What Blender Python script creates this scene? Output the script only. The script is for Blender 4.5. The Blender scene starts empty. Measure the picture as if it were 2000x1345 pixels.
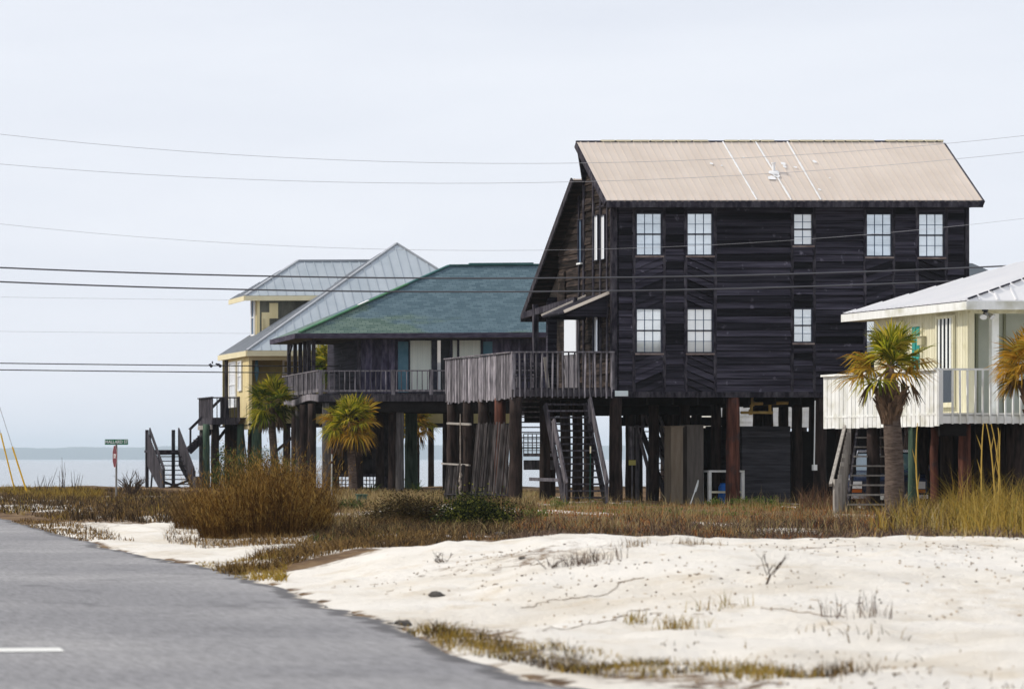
import bpy, bmesh, math, random
import numpy as np
from mathutils import Vector, Matrix

random.seed(7)
rng = np.random.default_rng(11)
SC = bpy.context.scene
COL = SC.collection

# ------------------------------------------------------------------ camera
FPX, VX, HZ, HC = 2000 * 100 / 36.0, -1000.0, 896.0, 1.45
cam = bpy.data.cameras.new('camera')
cam.lens = 100
cam.sensor_width = 36
cam.shift_x = 1.0                       # perspective-control lens: facades stay square to the sensor
cam.shift_y = (HZ - 672.5) / 2000
cam.clip_start = 0.5
cam.clip_end = 20000
cam.dof.use_dof = True
cam.dof.focus_distance = 84
cam.dof.aperture_fstop = 3.2
camo = bpy.data.objects.new('camera', cam)
camo.location = (0, 0, HC)
camo.rotation_euler = (math.radians(90), 0, 0)
COL.objects.link(camo)
SC.camera = camo

# ------------------------------------------------------------------ light
SUN_DIR = Vector((-0.66, 0.20, 0.66)).normalized()
W = bpy.data.worlds.new('World')
SC.world = W
W.use_nodes = True
nt = W.node_tree
nt.nodes.clear()
sky = nt.nodes.new('ShaderNodeTexSky')
sky.sky_type = 'NISHITA'
sky.sun_disc = False
sky.sun_elevation = math.asin(SUN_DIR.z)
sky.sun_rotation = math.atan2(SUN_DIR.x, SUN_DIR.y)
sky.air_density = 1.2
sky.dust_density = 3.0
tc = nt.nodes.new('ShaderNodeTexCoord')
mp = nt.nodes.new('ShaderNodeMapping')
mp.inputs['Scale'].default_value = (1.0, 1.0, 5.0)
nz = nt.nodes.new('ShaderNodeTexNoise')
nz.inputs['Scale'].default_value = 5.0
nz.inputs['Detail'].default_value = 5
nz.inputs['Roughness'].default_value = 0.55
rmp = nt.nodes.new('ShaderNodeValToRGB')
rmp.color_ramp.elements[0].position = 0.3
rmp.color_ramp.elements[0].color = (8.15, 8.5, 9.4, 1)
rmp.color_ramp.elements[1].position = 0.72
rmp.color_ramp.elements[1].color = (9.0, 9.3, 10.05, 1)
mx = nt.nodes.new('ShaderNodeMix')
mx.data_type = 'RGBA'
mx.inputs['Factor'].default_value = 0.86     # thin bright overcast veil over the blue sky
bg = nt.nodes.new('ShaderNodeBackground')
bg.inputs['Strength'].default_value = 0.1
wo = nt.nodes.new('ShaderNodeOutputWorld')
L = nt.links.new
L(tc.outputs['Generated'], mp.inputs['Vector'])
L(mp.outputs['Vector'], nz.inputs['Vector'])
L(nz.outputs['Fac'], rmp.inputs['Fac'])
L(sky.outputs['Color'], mx.inputs['A'])
L(rmp.outputs['Color'], mx.inputs['B'])
sxyz = nt.nodes.new('ShaderNodeSeparateXYZ')
hr = nt.nodes.new('ShaderNodeMapRange')
hr.inputs['From Min'].default_value = 0.0
hr.inputs['From Max'].default_value = 0.30
hr.inputs['To Min'].default_value = 1.14
hr.inputs['To Max'].default_value = 1.0
vs_ = nt.nodes.new('ShaderNodeVectorMath')
vs_.operation = 'SCALE'
L(tc.outputs['Generated'], sxyz.inputs['Vector'])
L(sxyz.outputs['Z'], hr.inputs['Value'])
L(mx.outputs['Result'], vs_.inputs[0])
L(hr.outputs['Result'], vs_.inputs['Scale'])
L(vs_.outputs['Vector'], bg.inputs['Color'])
L(bg.outputs['Background'], wo.inputs['Surface'])

sun = bpy.data.lights.new('sun', 'SUN')
sun.energy = 3.0
sun.angle = math.radians(2.0)
sun.color = (1.0, 0.93, 0.82)
suno = bpy.data.objects.new('sun', sun)
suno.rotation_euler = SUN_DIR.to_track_quat('Z', 'Y').to_euler()
suno.location = (0, 60, 60)
COL.objects.link(suno)

SC.view_settings.view_transform = 'Standard'
SC.view_settings.look = 'None'
SC.view_settings.exposure = 0.0
SC.view_settings.gamma = 1.0
SC.cycles.max_bounces = 8
SC.cycles.volume_bounces = 1
SC.cycles.use_denoising = True

# ------------------------------------------------------------------ helpers
def X_at(px, Y): return (px - VX) * Y / FPX
def Z_at(py, Y): return HC + (HZ - py) * Y / FPX
def Y_ground(py): return HC * FPX / (py - HZ)

def tag(o, label=None, cat=None, group=None, kind=None):
    if label: o['label'] = label
    if cat: o['category'] = cat
    if group: o['group'] = group
    if kind: o['kind'] = kind
    return o

def thing(name, label, cat, loc=(0, 0, 0), rz=0, group=None):
    o = bpy.data.objects.new(name, None)
    o.empty_display_size = 0.3
    o.location = loc
    o.rotation_euler = (0, 0, rz)
    COL.objects.link(o)
    return tag(o, label, cat, group)

def link_mesh(name, me, mat, parent=None, smooth=False):
    mats = mat if isinstance(mat, (list, tuple)) else [mat]
    for m in mats: me.materials.append(m)
    if smooth:
        me.polygons.foreach_set('use_smooth', [True] * len(me.polygons))
    o = bpy.data.objects.new(name, me)
    COL.objects.link(o)
    if parent is not None: o.parent = parent
    return o

class MB:
    """collects solids in a local frame; build() makes ONE mesh object"""
    def __init__(s, fn=None):
        s.v, s.f, s.mi, s.fn, s.cur = [], [], [], fn, 0
    def add(s, vs, fs):
        b = len(s.v)
        for p in vs:
            p = tuple(p)
            s.v.append(s.fn(*p) if s.fn else p)
        for f in fs:
            s.f.append([b + i for i in f]); s.mi.append(s.cur)
    def hexa(s, p):
        s.add(p, [(0, 3, 2, 1), (4, 5, 6, 7), (0, 1, 5, 4), (1, 2, 6, 5), (2, 3, 7, 6), (3, 0, 4, 7)])
    def box(s, x0, x1, y0, y1, z0, z1):
        s.hexa([(x0, y0, z0), (x1, y0, z0), (x1, y1, z0), (x0, y1, z0),
                (x0, y0, z1), (x1, y0, z1), (x1, y1, z1), (x0, y1, z1)])
    def beam(s, p, q, w, h, up=(0, 0, 1)):
        p, q, up = Vector(p), Vector(q), Vector(up)
        d = (q - p).normalized()
        a = d.cross(up)
        if a.length < 1e-5: a = d.cross(Vector((0, 1, 0)))
        a.normalize()
        b = a.cross(d).normalized()
        a, b = a * w / 2, b * h / 2
        s.hexa([p - a - b, p + a - b, p + a + b, p - a + b, q - a - b, q + a - b, q + a + b, q - a + b])
    def tube(s, pts, rad, n=10, cap=True):
        pts = [Vector(p) for p in pts]
        if not isinstance(rad, (list, tuple)): rad = [rad] * len(pts)
        vs, fs = [], []
        for i, p in enumerate(pts):
            d = (pts[min(i + 1, len(pts) - 1)] - pts[max(i - 1, 0)]).normalized()
            a = d.cross(Vector((0.02, 1, 0.01))) if abs(d.y) < 0.9 else d.cross(Vector((0, 0, 1)))
            a.normalize(); b = d.cross(a)
            for k in range(n):
                t = 2 * math.pi * k / n
                vs.append(p + (a * math.cos(t) + b * math.sin(t)) * rad[i])
        for i in range(len(pts) - 1):
            for k in range(n):
                k2 = (k + 1) % n
                fs.append((i * n + k, i * n + k2, (i + 1) * n + k2, (i + 1) * n + k))
        if cap:
            fs.append(tuple(range(n - 1, -1, -1)))
            fs.append(tuple((len(pts) - 1) * n + k for k in range(n)))
        s.add(vs, fs)
    def prism(s, poly, off):
        off = Vector(off); n = len(poly)
        poly = [Vector(p) for p in poly]
        s.add(poly + [p + off for p in poly],
              [tuple(range(n)), tuple(range(2 * n - 1, n - 1, -1))] +
              [(i, n + i, n + (i + 1) % n, (i + 1) % n) for i in range(n)])
    def poly(s, pts): s.add(pts, [tuple(range(len(pts)))])
    def build(s, name, mat, parent=None, smooth=False, label=None, bevel=0):
        me = bpy.data.meshes.new(name)
        bm = bmesh.new()
        vv = [bm.verts.new(p) for p in s.v]
        for f, m in zip(s.f, s.mi):
            try:
                bf = bm.faces.new([vv[i] for i in f]); bf.material_index = m
            except ValueError: pass
        bmesh.ops.recalc_face_normals(bm, faces=bm.faces)
        bm.to_mesh(me); bm.free()
        o = link_mesh(name, me, mat, parent, smooth)
        if bevel:
            mo = o.modifiers.new('bevel', 'BEVEL'); mo.width = bevel; mo.segments = 1
        if label: o['label'] = label
        return o

def clip2(poly, a, b, c):
    """keep the side a*x+b*y+c >= 0"""
    out = []
    for i in range(len(poly)):
        p, q = poly[i], poly[(i + 1) % len(poly)]
        dp, dq = a * p[0] + b * p[1] + c, a * q[0] + b * q[1] + c
        if dp >= 0: out.append(p)
        if dp * dq < 0:
            t = dp / (dp - dq)
            out.append((p[0] + (q[0] - p[0]) * t, p[1] + (q[1] - p[1]) * t))
    return out

def boards(mb, poly, ang=0.0, width=.17, lap=.022, t=.012, gap=.004, jit=.006, out=None):
    """lap boards clipped to a convex 2-D polygon; out(s, d, z) places a point d in front of the wall"""
    ca, sa = math.cos(ang), math.sin(ang)
    es = [-p[0] * sa + p[1] * ca for p in poly]
    e = min(es)
    while e < max(es):
        w = width * random.uniform(.97, 1.03)
        c = clip2(clip2(poly, -sa, ca, -e), sa, -ca, e + w - gap)
        if len(c) >= 3:
            j = random.uniform(-jit, jit)
            front = []
            for p in c:
                k = ((-p[0] * sa + p[1] * ca) - e) / w
                front.append((p[0], t + j + lap * (1 - k), p[1]))
            back = [(p[0], -.01, p[1]) for p in c]
            n = len(c)
            pts = [out(*p) for p in front] + [out(*p) for p in back]
            mb.add(pts, [tuple(range(n))] + [(i, n + i, n + (i + 1) % n, (i + 1) % n) for i in range(n)])
        e += w

def rect(a, b, c, d): return [(a, c), (b, c), (b, d), (a, d)]

def roof_plane(mb, poly, thick=.08, spacing=.23, rw=.03, rh=.025, ribs=True):
    """slab on a convex 3-D polygon whose first edge is the eave, with raised ribs running up the slope"""
    P = [Vector(p) for p in poly]
    e = (P[1] - P[0]).normalized()
    n = e.cross(P[2] - P[0]).normalized()
    if n.z < 0: n = -n
    up = n.cross(e)
    if up.z < 0: up = -up
    mb.prism(P, -n * thick)
    if not ribs: return
    p2 = [((p - P[0]).dot(e), (p - P[0]).dot(up)) for p in P]
    a = min(p[0] for p in p2) + spacing * .5
    while a < max(p[0] for p in p2):
        ys = []
        for i in range(len(p2)):
            p, q = p2[i], p2[(i + 1) % len(p2)]
            if (p[0] - a) * (q[0] - a) < 0:
                ys.append(p[1] + (q[1] - p[1]) * (a - p[0]) / (q[0] - p[0]))
        if len(ys) >= 2 and max(ys) - min(ys) > .05:
            s0, s1 = P[0] + e * a + up * (min(ys) - .01), P[0] + e * a + up * max(ys)
            mb.beam(s0 + n * rh * .4, s1 + n * rh * .4, rw, rh, n)
        a += spacing

class Frame:
    """local frame of a building: u along its front, v back into its depth"""
    def __init__(s, px, Y0, deg=0.0):
        s.X0, s.Y0, t = X_at(px, Y0), Y0, math.radians(deg)
        s.c, s.s, s.rz = math.cos(t), math.sin(t), -t
        s.loc = (s.X0, Y0, 0)
    def U(s, px, v=0.0):
        k = (px - VX) / FPX
        return (k * (s.Y0 + v * s.c) - s.X0 - v * s.s) / (s.c + k * s.s)
    def Y(s, u, v): return s.Y0 - u * s.s + v * s.c
    def Z(s, py, v=0.0, u=0.0): return Z_at(py, s.Y(u, v))
    def V(s, px, u=0.0):
        k = (px - VX) / FPX
        return (k * (s.Y0 - u * s.s) - s.X0 - u * s.c) / (s.s - k * s.c)
    def at(s, px, py, v):
        u = s.U(px, v)
        return (u, v, s.Z(py, v, u))

# ------------------------------------------------------------------ materials
def mat(name, c1, c2=None, scale=3.0, stretch=(1, 1, 1), lo=.35, hi=.7, rough=.85, island=0.0, bump=0.0,
        metal=0.0, spec=.10, transl=0.0, c3=None, scale3=.6, lo3=.5, hi3=.65, detail=6, obj_rand=0.0):
    m = bpy.data.materials.new(name)
    m.use_nodes = True
    n = m.node_tree; n.nodes.clear(); N = n.nodes.new; K = n.links.new
    out = N('ShaderNodeOutputMaterial'); b = N('ShaderNodeBsdfPrincipled')
    b.inputs['Roughness'].default_value = rough
    b.inputs['Metallic'].default_value = metal
    b.inputs['Specular IOR Level'].default_value = spec
    t = N('ShaderNodeTexCoord'); mpp = N('ShaderNodeMapping')
    mpp.inputs['Scale'].default_value = stretch
    K(t.outputs['Object'], mpp.inputs['Vector'])
    no = N('ShaderNodeTexNoise')
    no.inputs['Scale'].default_value = scale; no.inputs['Detail'].default_value = detail
    no.inputs['Roughness'].default_value = .6
    K(mpp.outputs['Vector'], no.inputs['Vector'])
    r = N('ShaderNodeValToRGB')
    r.color_ramp.elements[0].position = lo; r.color_ramp.elements[1].position = hi
    r.color_ramp.elements[0].color = (*c1, 1); r.color_ramp.elements[1].color = (*(c2 or c1), 1)
    K(no.outputs['Fac'], r.inputs['Fac'])
    col = r.outputs['Color']
    if c3:
        n3 = N('ShaderNodeTexNoise'); n3.inputs['Scale'].default_value = scale3; n3.inputs['Detail'].default_value = 5
        K(t.outputs['Object'], n3.inputs['Vector'])
        mr = N('ShaderNodeMapRange'); mr.inputs['From Min'].default_value = lo3; mr.inputs['From Max'].default_value = hi3
        K(n3.outputs['Fac'], mr.inputs['Value'])
        mm = N('ShaderNodeMix'); mm.data_type = 'RGBA'
        K(mr.outputs['Result'], mm.inputs['Factor']); K(col, mm.inputs['A'])
        mm.inputs['B'].default_value = (*c3, 1)
        col = mm.outputs['Result']
    if island:
        g = N('ShaderNodeNewGeometry'); mr = N('ShaderNodeMapRange')
        mr.inputs['To Min'].default_value = 1 - island; mr.inputs['To Max'].default_value = 1 + island
        K(g.outputs['Random Per Island'], mr.inputs['Value'])
        vm = N('ShaderNodeVectorMath'); vm.operation = 'SCALE'
        K(col, vm.inputs[0]); K(mr.outputs['Result'], vm.inputs['Scale'])
        col = vm.outputs['Vector']
    K(col, b.inputs['Base Color'])
    if bump:
        bp = N('ShaderNodeBump'); bp.inputs['Strength'].default_value = bump; bp.inputs['Distance'].default_value = .03
        K(no.outputs['Fac'], bp.inputs['Height']); K(bp.outputs['Normal'], b.inputs['Normal'])
    if transl:
        tr = N('ShaderNodeBsdfTranslucent'); K(col, tr.inputs['Color'])
        ms = N('ShaderNodeMixShader'); ms.inputs['Fac'].default_value = transl
        K(b.outputs['BSDF'], ms.inputs[1]); K(tr.outputs['BSDF'], ms.inputs[2])
        K(ms.outputs['Shader'], out.inputs['Surface'])
    else:
        K(b.outputs['BSDF'], out.inputs['Surface'])
    return m

def leaf_mat(name, cols, transl=.4, rough=.6):
    """blades and leaves: each one takes its own colour from a ramp"""
    m = bpy.data.materials.new(name); m.use_nodes = True
    n = m.node_tree; n.nodes.clear(); N = n.nodes.new; K = n.links.new
    out = N('ShaderNodeOutputMaterial'); b = N('ShaderNodeBsdfPrincipled'); b.inputs['Roughness'].default_value = rough
    b.inputs['Specular IOR Level'].default_value = .06
    g = N('ShaderNodeNewGeometry'); r = N('ShaderNodeValToRGB')
    cr = r.color_ramp
    cr.elements[0].position = 0; cr.elements[0].color = (*cols[0], 1)
    cr.elements[1].position = 1; cr.elements[1].color = (*cols[-1], 1)
    for i, c in enumerate(cols[1:-1], 1):
        e = cr.elements.new(i / (len(cols) - 1)); e.color = (*c, 1)
    K(g.outputs['Random Per Island'], r.inputs['Fac'])
    K(r.outputs['Color'], b.inputs['Base Color'])
    tr = N('ShaderNodeBsdfTranslucent'); K(r.outputs['Color'], tr.inputs['Color'])
    ms = N('ShaderNodeMixShader'); ms.inputs['Fac'].default_value = transl
    K(b.outputs['BSDF'], ms.inputs[1]); K(tr.outputs['BSDF'], ms.inputs[2]); K(ms.outputs['Shader'], out.inputs['Surface'])
    return m

dark_siding = mat('dark_siding', (.008, .007, .012), (.072, .067, .090), 2.2, (.22, .22, 7), .36, .80, .8, .85, .2,
                  c3=(.17, .16, .20), scale3=4, lo3=.64, hi3=.80)
dark_trim = mat('dark_trim', (.016, .014, .022), (.12, .112, .13), 3, (2.5, 2.5, .8), .4, .78, .8, .3, .2)
brown_siding = mat('brown_siding', (.012, .0095, .009), (.075, .055, .045), 2.4, (.6, .6, 7), .42, .75, .85, .75, .25)
under_shade = mat('under_shade', (.006, .005, .005), (.014, .012, .012), 3, rough=.9)  # near-black: the gloom beneath the houses put into the colour
deck_grey = mat('deck_grey', (.085, .08, .092), (.32, .30, .325), 4, (3, 3, .5), .35, .7, .9, .55, .2)
deck_dark = mat('deck_dark', (.022, .02, .026), (.10, .092, .105), 4, (3, 3, .5), .35, .72, .9, .4, .2)
deck_pale = mat('deck_pale', (.26, .24, .22), (.45, .42, .38), 4, (3, 3, .5), rough=.9, island=.2)
pile_brown = mat('pile_brown', (.010, .0075, .007), (.055, .038, .033), 3, (3, 3, .5), .35, .75, .85, .2, .4)
pile_red = mat('pile_red', (.04, .017, .013), (.14, .055, .038), 3, (4, 4, .35), .35, .7, .8, .1, .4, c3=(.04, .03, .03), scale3=2.5, lo3=.55, hi3=.7)
pile_green = mat('pile_green', (.025, .05, .035), (.09, .14, .10), 3, (4, 4, .4), rough=.85, bump=.3)
pile_grey = mat('pile_grey', (.04, .038, .038), (.13, .12, .12), 3, (4, 4, .4), rough=.9, bump=.3)
tan_metal = mat('tan_metal', (.61, .525, .45), (.67, .585, .51), 1.2, rough=.45, spec=.35, c3=(.72, .63, .55), scale3=.5, lo3=.5, hi3=.8)
white_seal = mat('white_seal', (.78, .78, .78), (.86, .86, .86), 3, rough=.6)
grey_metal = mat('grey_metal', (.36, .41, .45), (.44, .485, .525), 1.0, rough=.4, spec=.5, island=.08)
white_metal = mat('white_metal', (.78, .78, .79), (.84, .83, .83), .8, rough=.45, spec=.4)
cream_paint = mat('cream_paint', (.62, .58, .41), (.74, .71, .55), 2, (3, 3, .5), rough=.7, island=.05, c3=(.45, .41, .22), scale3=1.6, lo3=.58, hi3=.8)
white_paint = mat('white_paint', (.74, .75, .73), (.85, .86, .84), 2, (4, 4, .5), rough=.7, island=.08, c3=(.50, .49, .39), scale3=2.2, lo3=.47, hi3=.8)
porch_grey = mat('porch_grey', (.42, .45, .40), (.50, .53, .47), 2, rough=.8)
yellow_paint = mat('yellow_paint', (.74, .62, .34), (.80, .69, .42), 2, (3, 3, .6), rough=.75, island=.05)
yellow_pale = mat('yellow_pale', (.70, .63, .42), (.76, .69, .48), 2, rough=.7)
grey_board = mat('grey_board', (.10, .10, .085), (.19, .185, .15), 2, (3, 3, .6), rough=.85, island=.25)
blue_shutter = mat('blue_shutter', (.07, .16, .22), (.11, .22, .28), 3, rough=.7)
teal_paint = mat('teal_paint', (.03, .24, .21), (.05, .30, .26), 3, rough=.6)
frame_dark = mat('frame_dark', (.02, .022, .035), (.05, .05, .07), 4, rough=.6)
frame_navy = mat('frame_navy', (.05, .09, .16), (.07, .11, .18), 4, rough=.6)
frame_white = mat('frame_white', (.74, .75, .76), (.82, .82, .82), 4, rough=.6)
sill_mat = mat('sill', (.16, .12, .11), (.32, .27, .25), 5, rough=.85)
interior = mat('interior', (.012, .014, .016), (.03, .035, .04), 2, rough=.5)
curtain = mat('curtain', (.55, .61, .56), (.70, .74, .68), 2, (14, 14, .2), rough=.9)
pipe_yellow = mat('pipe_yellow', (.46, .31, .10), (.56, .42, .18), 4, rough=.6)
blue_plastic = mat('blue_plastic', (.02, .12, .42), (.03, .16, .5), 4, rough=.45)
wire_mat = mat('wire', (.015, .015, .018), rough=.55, spec=.5)
wire_grey = mat('wire_grey', (.34, .34, .36), rough=.4, spec=.6)
guard_yellow = mat('guard_yellow', (.72, .43, .03), (.78, .5, .06), 4, rough=.5)
sign_green = mat('sign_green', (.008, .16, .07), (.012, .19, .09), 5, rough=.45)
sign_red = mat('sign_red', (.11, .007, .011), (.15, .009, .014), 5, rough=.45)
sign_white = mat('sign_white', (.8, .82, .8), rough=.5)
steel = mat('steel', (.20, .19, .18), (.3, .29, .28), 6, rough=.5, metal=.4)
trunk_mat = mat('palm_trunk', (.055, .04, .033), (.15, .115, .095), 5, (1, 1, 4), .35, .7, .95, .0, .6)
boot_mat = mat('palm_boot', (.05, .032, .022), (.20, .13, .085), 4, (2, 2, .6), .35, .7, .9, .35, .3)
stone = mat('stone', (.05, .045, .04), (.13, .12, .11), 6, rough=.9, bump=.5)
litter_white = mat('litter', (.75, .76, .78), rough=.6)
car_blue = mat('car_paint', (.012, .02, .05), (.015, .025, .06), 3, rough=.25, spec=.5)
rubber = mat('rubber', (.012, .012, .012), rough=.8)
lamp_clear = mat('lamp_lens', (.7, .7, .7), rough=.15, spec=.6)
lamp_orange = mat('lamp_orange', (.35, .09, .015), rough=.4)
chrome = mat('chrome', (.5, .5, .52), rough=.2, metal=.9)

def glass_mat(name, dcol, refl=.55, tint=(.9, .95, 1.0), rough=.03, noise=0.0):
    m = bpy.data.materials.new(name); m.use_nodes = True
    n = m.node_tree; n.nodes.clear(); N = n.nodes.new; K = n.links.new
    out = N('ShaderNodeOutputMaterial'); d = N('ShaderNodeBsdfDiffuse'); g = N('ShaderNodeBsdfGlossy')
    t = N('ShaderNodeTexCoord'); no = N('ShaderNodeTexNoise'); no.inputs['Scale'].default_value = 1.3; no.inputs['Detail'].default_value = 3
    mpp = N('ShaderNodeMapping'); mpp.inputs['Scale'].default_value = (1, 1, 2.5)
    K(t.outputs['Object'], mpp.inputs['Vector']); K(mpp.outputs['Vector'], no.inputs['Vector'])
    r = N('ShaderNodeValToRGB'); r.color_ramp.elements[0].color = (*[c * (1 - noise) for c in dcol], 1); r.color_ramp.elements[1].color = (*dcol, 1)
    r.color_ramp.elements[0].position = .38; r.color_ramp.elements[1].position = .6
    K(no.outputs['Fac'], r.inputs['Fac']); K(r.outputs['Color'], d.inputs['Color'])
    g.inputs['Color'].default_value = (*tint, 1); g.inputs['Roughness'].default_value = rough
    ms = N('ShaderNodeMixShader'); ms.inputs['Fac'].default_value = refl
    K(d.outputs['BSDF'], ms.inputs[1]); K(g.outputs['BSDF'], ms.inputs[2]); K(ms.outputs['Shader'], out.inputs['Surface'])
    return m
pane_bright = glass_mat('pane_bright', (.80, .89, .95), .5, (.90, .965, 1.0), .05, .28)
panes = [pane_bright, glass_mat('pane_blind', (.88, .92, .93), .30, (.92, .97, 1.0), .05, .12), glass_mat('pane_cool', (.66, .78, .88), .45, (.88, .95, 1.0), .04, .35)]
pane_dark = glass_mat('pane_dark', (.02, .025, .03), .12)
pane_blue = glass_mat('pane_blue', (.10, .15, .22), .15)
pane_white = glass_mat('pane_white', (.78, .80, .82), .3)

def shingle_mat(name, axis):
    m = bpy.data.materials.new(name); m.use_nodes = True
    n = m.node_tree; n.nodes.clear(); N = n.nodes.new; K = n.links.new
    out = N('ShaderNodeOutputMaterial'); b = N('ShaderNodeBsdfPrincipled'); b.inputs['Roughness'].default_value = .9
    b.inputs['Specular IOR Level'].default_value = .2
    t = N('ShaderNodeTexCoord'); s = N('ShaderNodeSeparateXYZ'); K(t.outputs['Object'], s.inputs['Vector'])
    c = N('ShaderNodeCombineXYZ'); K(s.outputs[axis], c.inputs['X'])
    mu = N('ShaderNodeMath'); mu.operation = 'MULTIPLY'; mu.inputs[1].default_value = 1.45
    K(s.outputs['Z'], mu.inputs[0]); K(mu.outputs[0], c.inputs['Y'])
    br = N('ShaderNodeTexBrick'); K(c.outputs['Vector'], br.inputs['Vector'])
    br.inputs['Scale'].default_value = 1.0
    br.inputs['Brick Width'].default_value = .30; br.inputs['Row Height'].default_value = .115
    br.inputs['Mortar Size'].default_value = .010; br.inputs['Bias'].default_value = .0; br.inputs['Mortar Smooth'].default_value = .6
    br.inputs['Color1'].default_value = (.072, .118, .145, 1); br.inputs['Color2'].default_value = (.120, .180, .212, 1)
    br.inputs['Mortar'].default_value = (.042, .078, .10, 1)
    # moss: greener towards the front-left edge of the roof
    no = N('ShaderNodeTexNoise'); no.inputs['Scale'].default_value = .5; no.inputs['Detail'].default_value = 7
    mpp = N('ShaderNodeMapping'); mpp.inputs['Scale'].default_value = (.6, .6, 2.2)
    K(t.outputs['Object'], mpp.inputs['Vector']); K(mpp.outputs['Vector'], no.inputs['Vector'])
    g1 = N('ShaderNodeMapRange'); g1.inputs['From Min'].default_value = 11.0; g1.inputs['From Max'].default_value = 0.0
    g1.inputs['To Min'].default_value = -.22; g1.inputs['To Max'].default_value = .17
    K(s.outputs['X'], g1.inputs['Value'])
    g2 = N('ShaderNodeMapRange'); g2.inputs['From Min'].default_value = 8.6; g2.inputs['From Max'].default_value = 6.2
    g2.inputs['To Min'].default_value = -.22; g2.inputs['To Max'].default_value = .15
    K(s.outputs['Z'], g2.inputs['Value'])
    a1 = N('ShaderNodeMath'); K(no.outputs['Fac'], a1.inputs[0]); K(g1.outputs['Result'], a1.inputs[1])
    a2 = N('ShaderNodeMath'); K(a1.outputs[0], a2.inputs[0]); K(g2.outputs['Result'], a2.inputs[1])
    mr = N('ShaderNodeMapRange'); mr.inputs['From Min'].default_value = .55; mr.inputs['From Max'].default_value = .62
    mr.inputs['To Max'].default_value = .62
    K(a2.outputs[0], mr.inputs['Value'])
    mm = N('ShaderNodeMix'); mm.data_type = 'RGBA'; mm.blend_type = 'MIX'
    K(mr.outputs['Result'], mm.inputs['Factor']); K(br.outputs['Color'], mm.inputs['A'])
    br2 = N('ShaderNodeTexBrick'); K(c.outputs['Vector'], br2.inputs['Vector'])
    for k in ('Scale', 'Brick Width', 'Row Height', 'Mortar Size', 'Bias'): br2.inputs[k].default_value = br.inputs[k].default_value
    br2.inputs['Color1'].default_value = (.10, .15, .10, 1); br2.inputs['Color2'].default_value = (.17, .225, .155, 1)
    br2.inputs['Mortar'].default_value = (.03, .07, .05, 1)
    K(br2.outputs['Color'], mm.inputs['B'])
    K(mm.outputs['Result'], b.inputs['Base Color'])
    bp = N('ShaderNodeBump'); bp.inputs['Strength'].default_value = .4; bp.inputs['Distance'].default_value = .02
    K(br.outputs['Fac'], bp.inputs['Height']); bp.invert = True
    K(bp.outputs['Normal'], b.inputs['Normal']); K(b.outputs['BSDF'], out.inputs['Surface'])
    return m

# ------------------------------------------------------------------ noise + ground form
def vnoise(x, y, seed=0):
    x = np.asarray(x, float); y = np.asarray(y, float)
    xi, yi = np.floor(x).astype(np.int64), np.floor(y).astype(np.int64)
    xf, yf = x - xi, y - yi
    xf, yf = xf * xf * (3 - 2 * xf), yf * yf * (3 - 2 * yf)
    def h(a, b):
        n = (a * 374761393 + b * 668265263 + seed * 974634777) & 0xffffffff
        n = ((n ^ (n >> 13)) * 1274126177) & 0xffffffff
        return ((n ^ (n >> 16)) & 0xffff) / 65535.0
    return (h(xi, yi) * (1 - xf) + h(xi + 1, yi) * xf) * (1 - yf) + (h(xi, yi + 1) * (1 - xf) + h(xi + 1, yi + 1) * xf) * yf
def fbm(x, y, seed=0, o=4):
    s, a, t = 0, 1.0, 0
    for k in range(o):
        s = s + a * vnoise(np.asarray(x) * 2 ** k, np.asarray(y) * 2 ** k, seed + k); t += a; a *= .5
    return s / t
def sstep(a, b, x):
    t = np.clip((np.asarray(x, float) - a) / (b - a), 0, 1)
    return t * t * (3 - 2 * t)

EDGE = [(1100, 1345), (950, 1310), (830, 1275), (740, 1220), (640, 1187), (520, 1147), (420, 1112), (240, 1081), (100, 1041), (0, 1013), (-100, 1000)]
_ey = [Y_ground(p[1]) for p in EDGE]; _ex = [X_at(p[0], y) for p, y in zip(EDGE, _ey)]
_ey = [0, 12] + _ey + [140]; _ex = [6.3, 6.4] + _ex + [_ex[-1] + .3]
def edge_x(Y): return np.interp(Y, _ey, _ex)

def ground(X, Y):
    X = np.asarray(X, float); Y = np.asarray(Y, float)
    d = X - edge_x(Y)
    n1 = fbm(X * .35, Y * .35, 3); n2 = fbm(X * 1.3, Y * 1.3, 9)
    z = -.04 + .06 * sstep(-.1, .35, d)
    dune = .47 * sstep(.2, 4.3, d) * sstep(17.0, 30.5, Y) * (1 - .8 * sstep(32, 40, Y))
    dune = dune * (1 - .12 * sstep(13, 17, X))
    near = .12 * sstep(.3, 3, d) * (1 - sstep(17, 24, Y))
    mid = .16 * sstep(.4, 2.0, d) * np.exp(-((Y - 37) / 4.0) ** 2)
    z = z + dune + near + mid
    z = z + (n1 - .5) * .22 * sstep(.3, 2.5, d) * (.45 + .55 * sstep(20, 40, Y)) + (n2 - .5) * .13 * sstep(.1, 1.0, d) + (fbm(X * 2.6, Y * 1.6, 17) - .5) * .10 * sstep(.2, 1.0, d)
    z = z - .10 * np.exp(-((Y - 25.3 - .12 * (X - 9)) / 1.0) ** 2 - ((X - 9.4) / 1.3) ** 2)
    z = z - sstep(138, 168, Y) * 3.2
    z = z + .22 * np.exp(-(((X - 24.6) / 1.6) ** 2 + ((Y - 72) / 3.0) ** 2))     # small sand mound by the deck
    return z
def gz(x, y): return float(ground(x, y))

def pix(X, Y): return VX + FPX * X / Y, HZ + FPX * HC / Y

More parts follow.
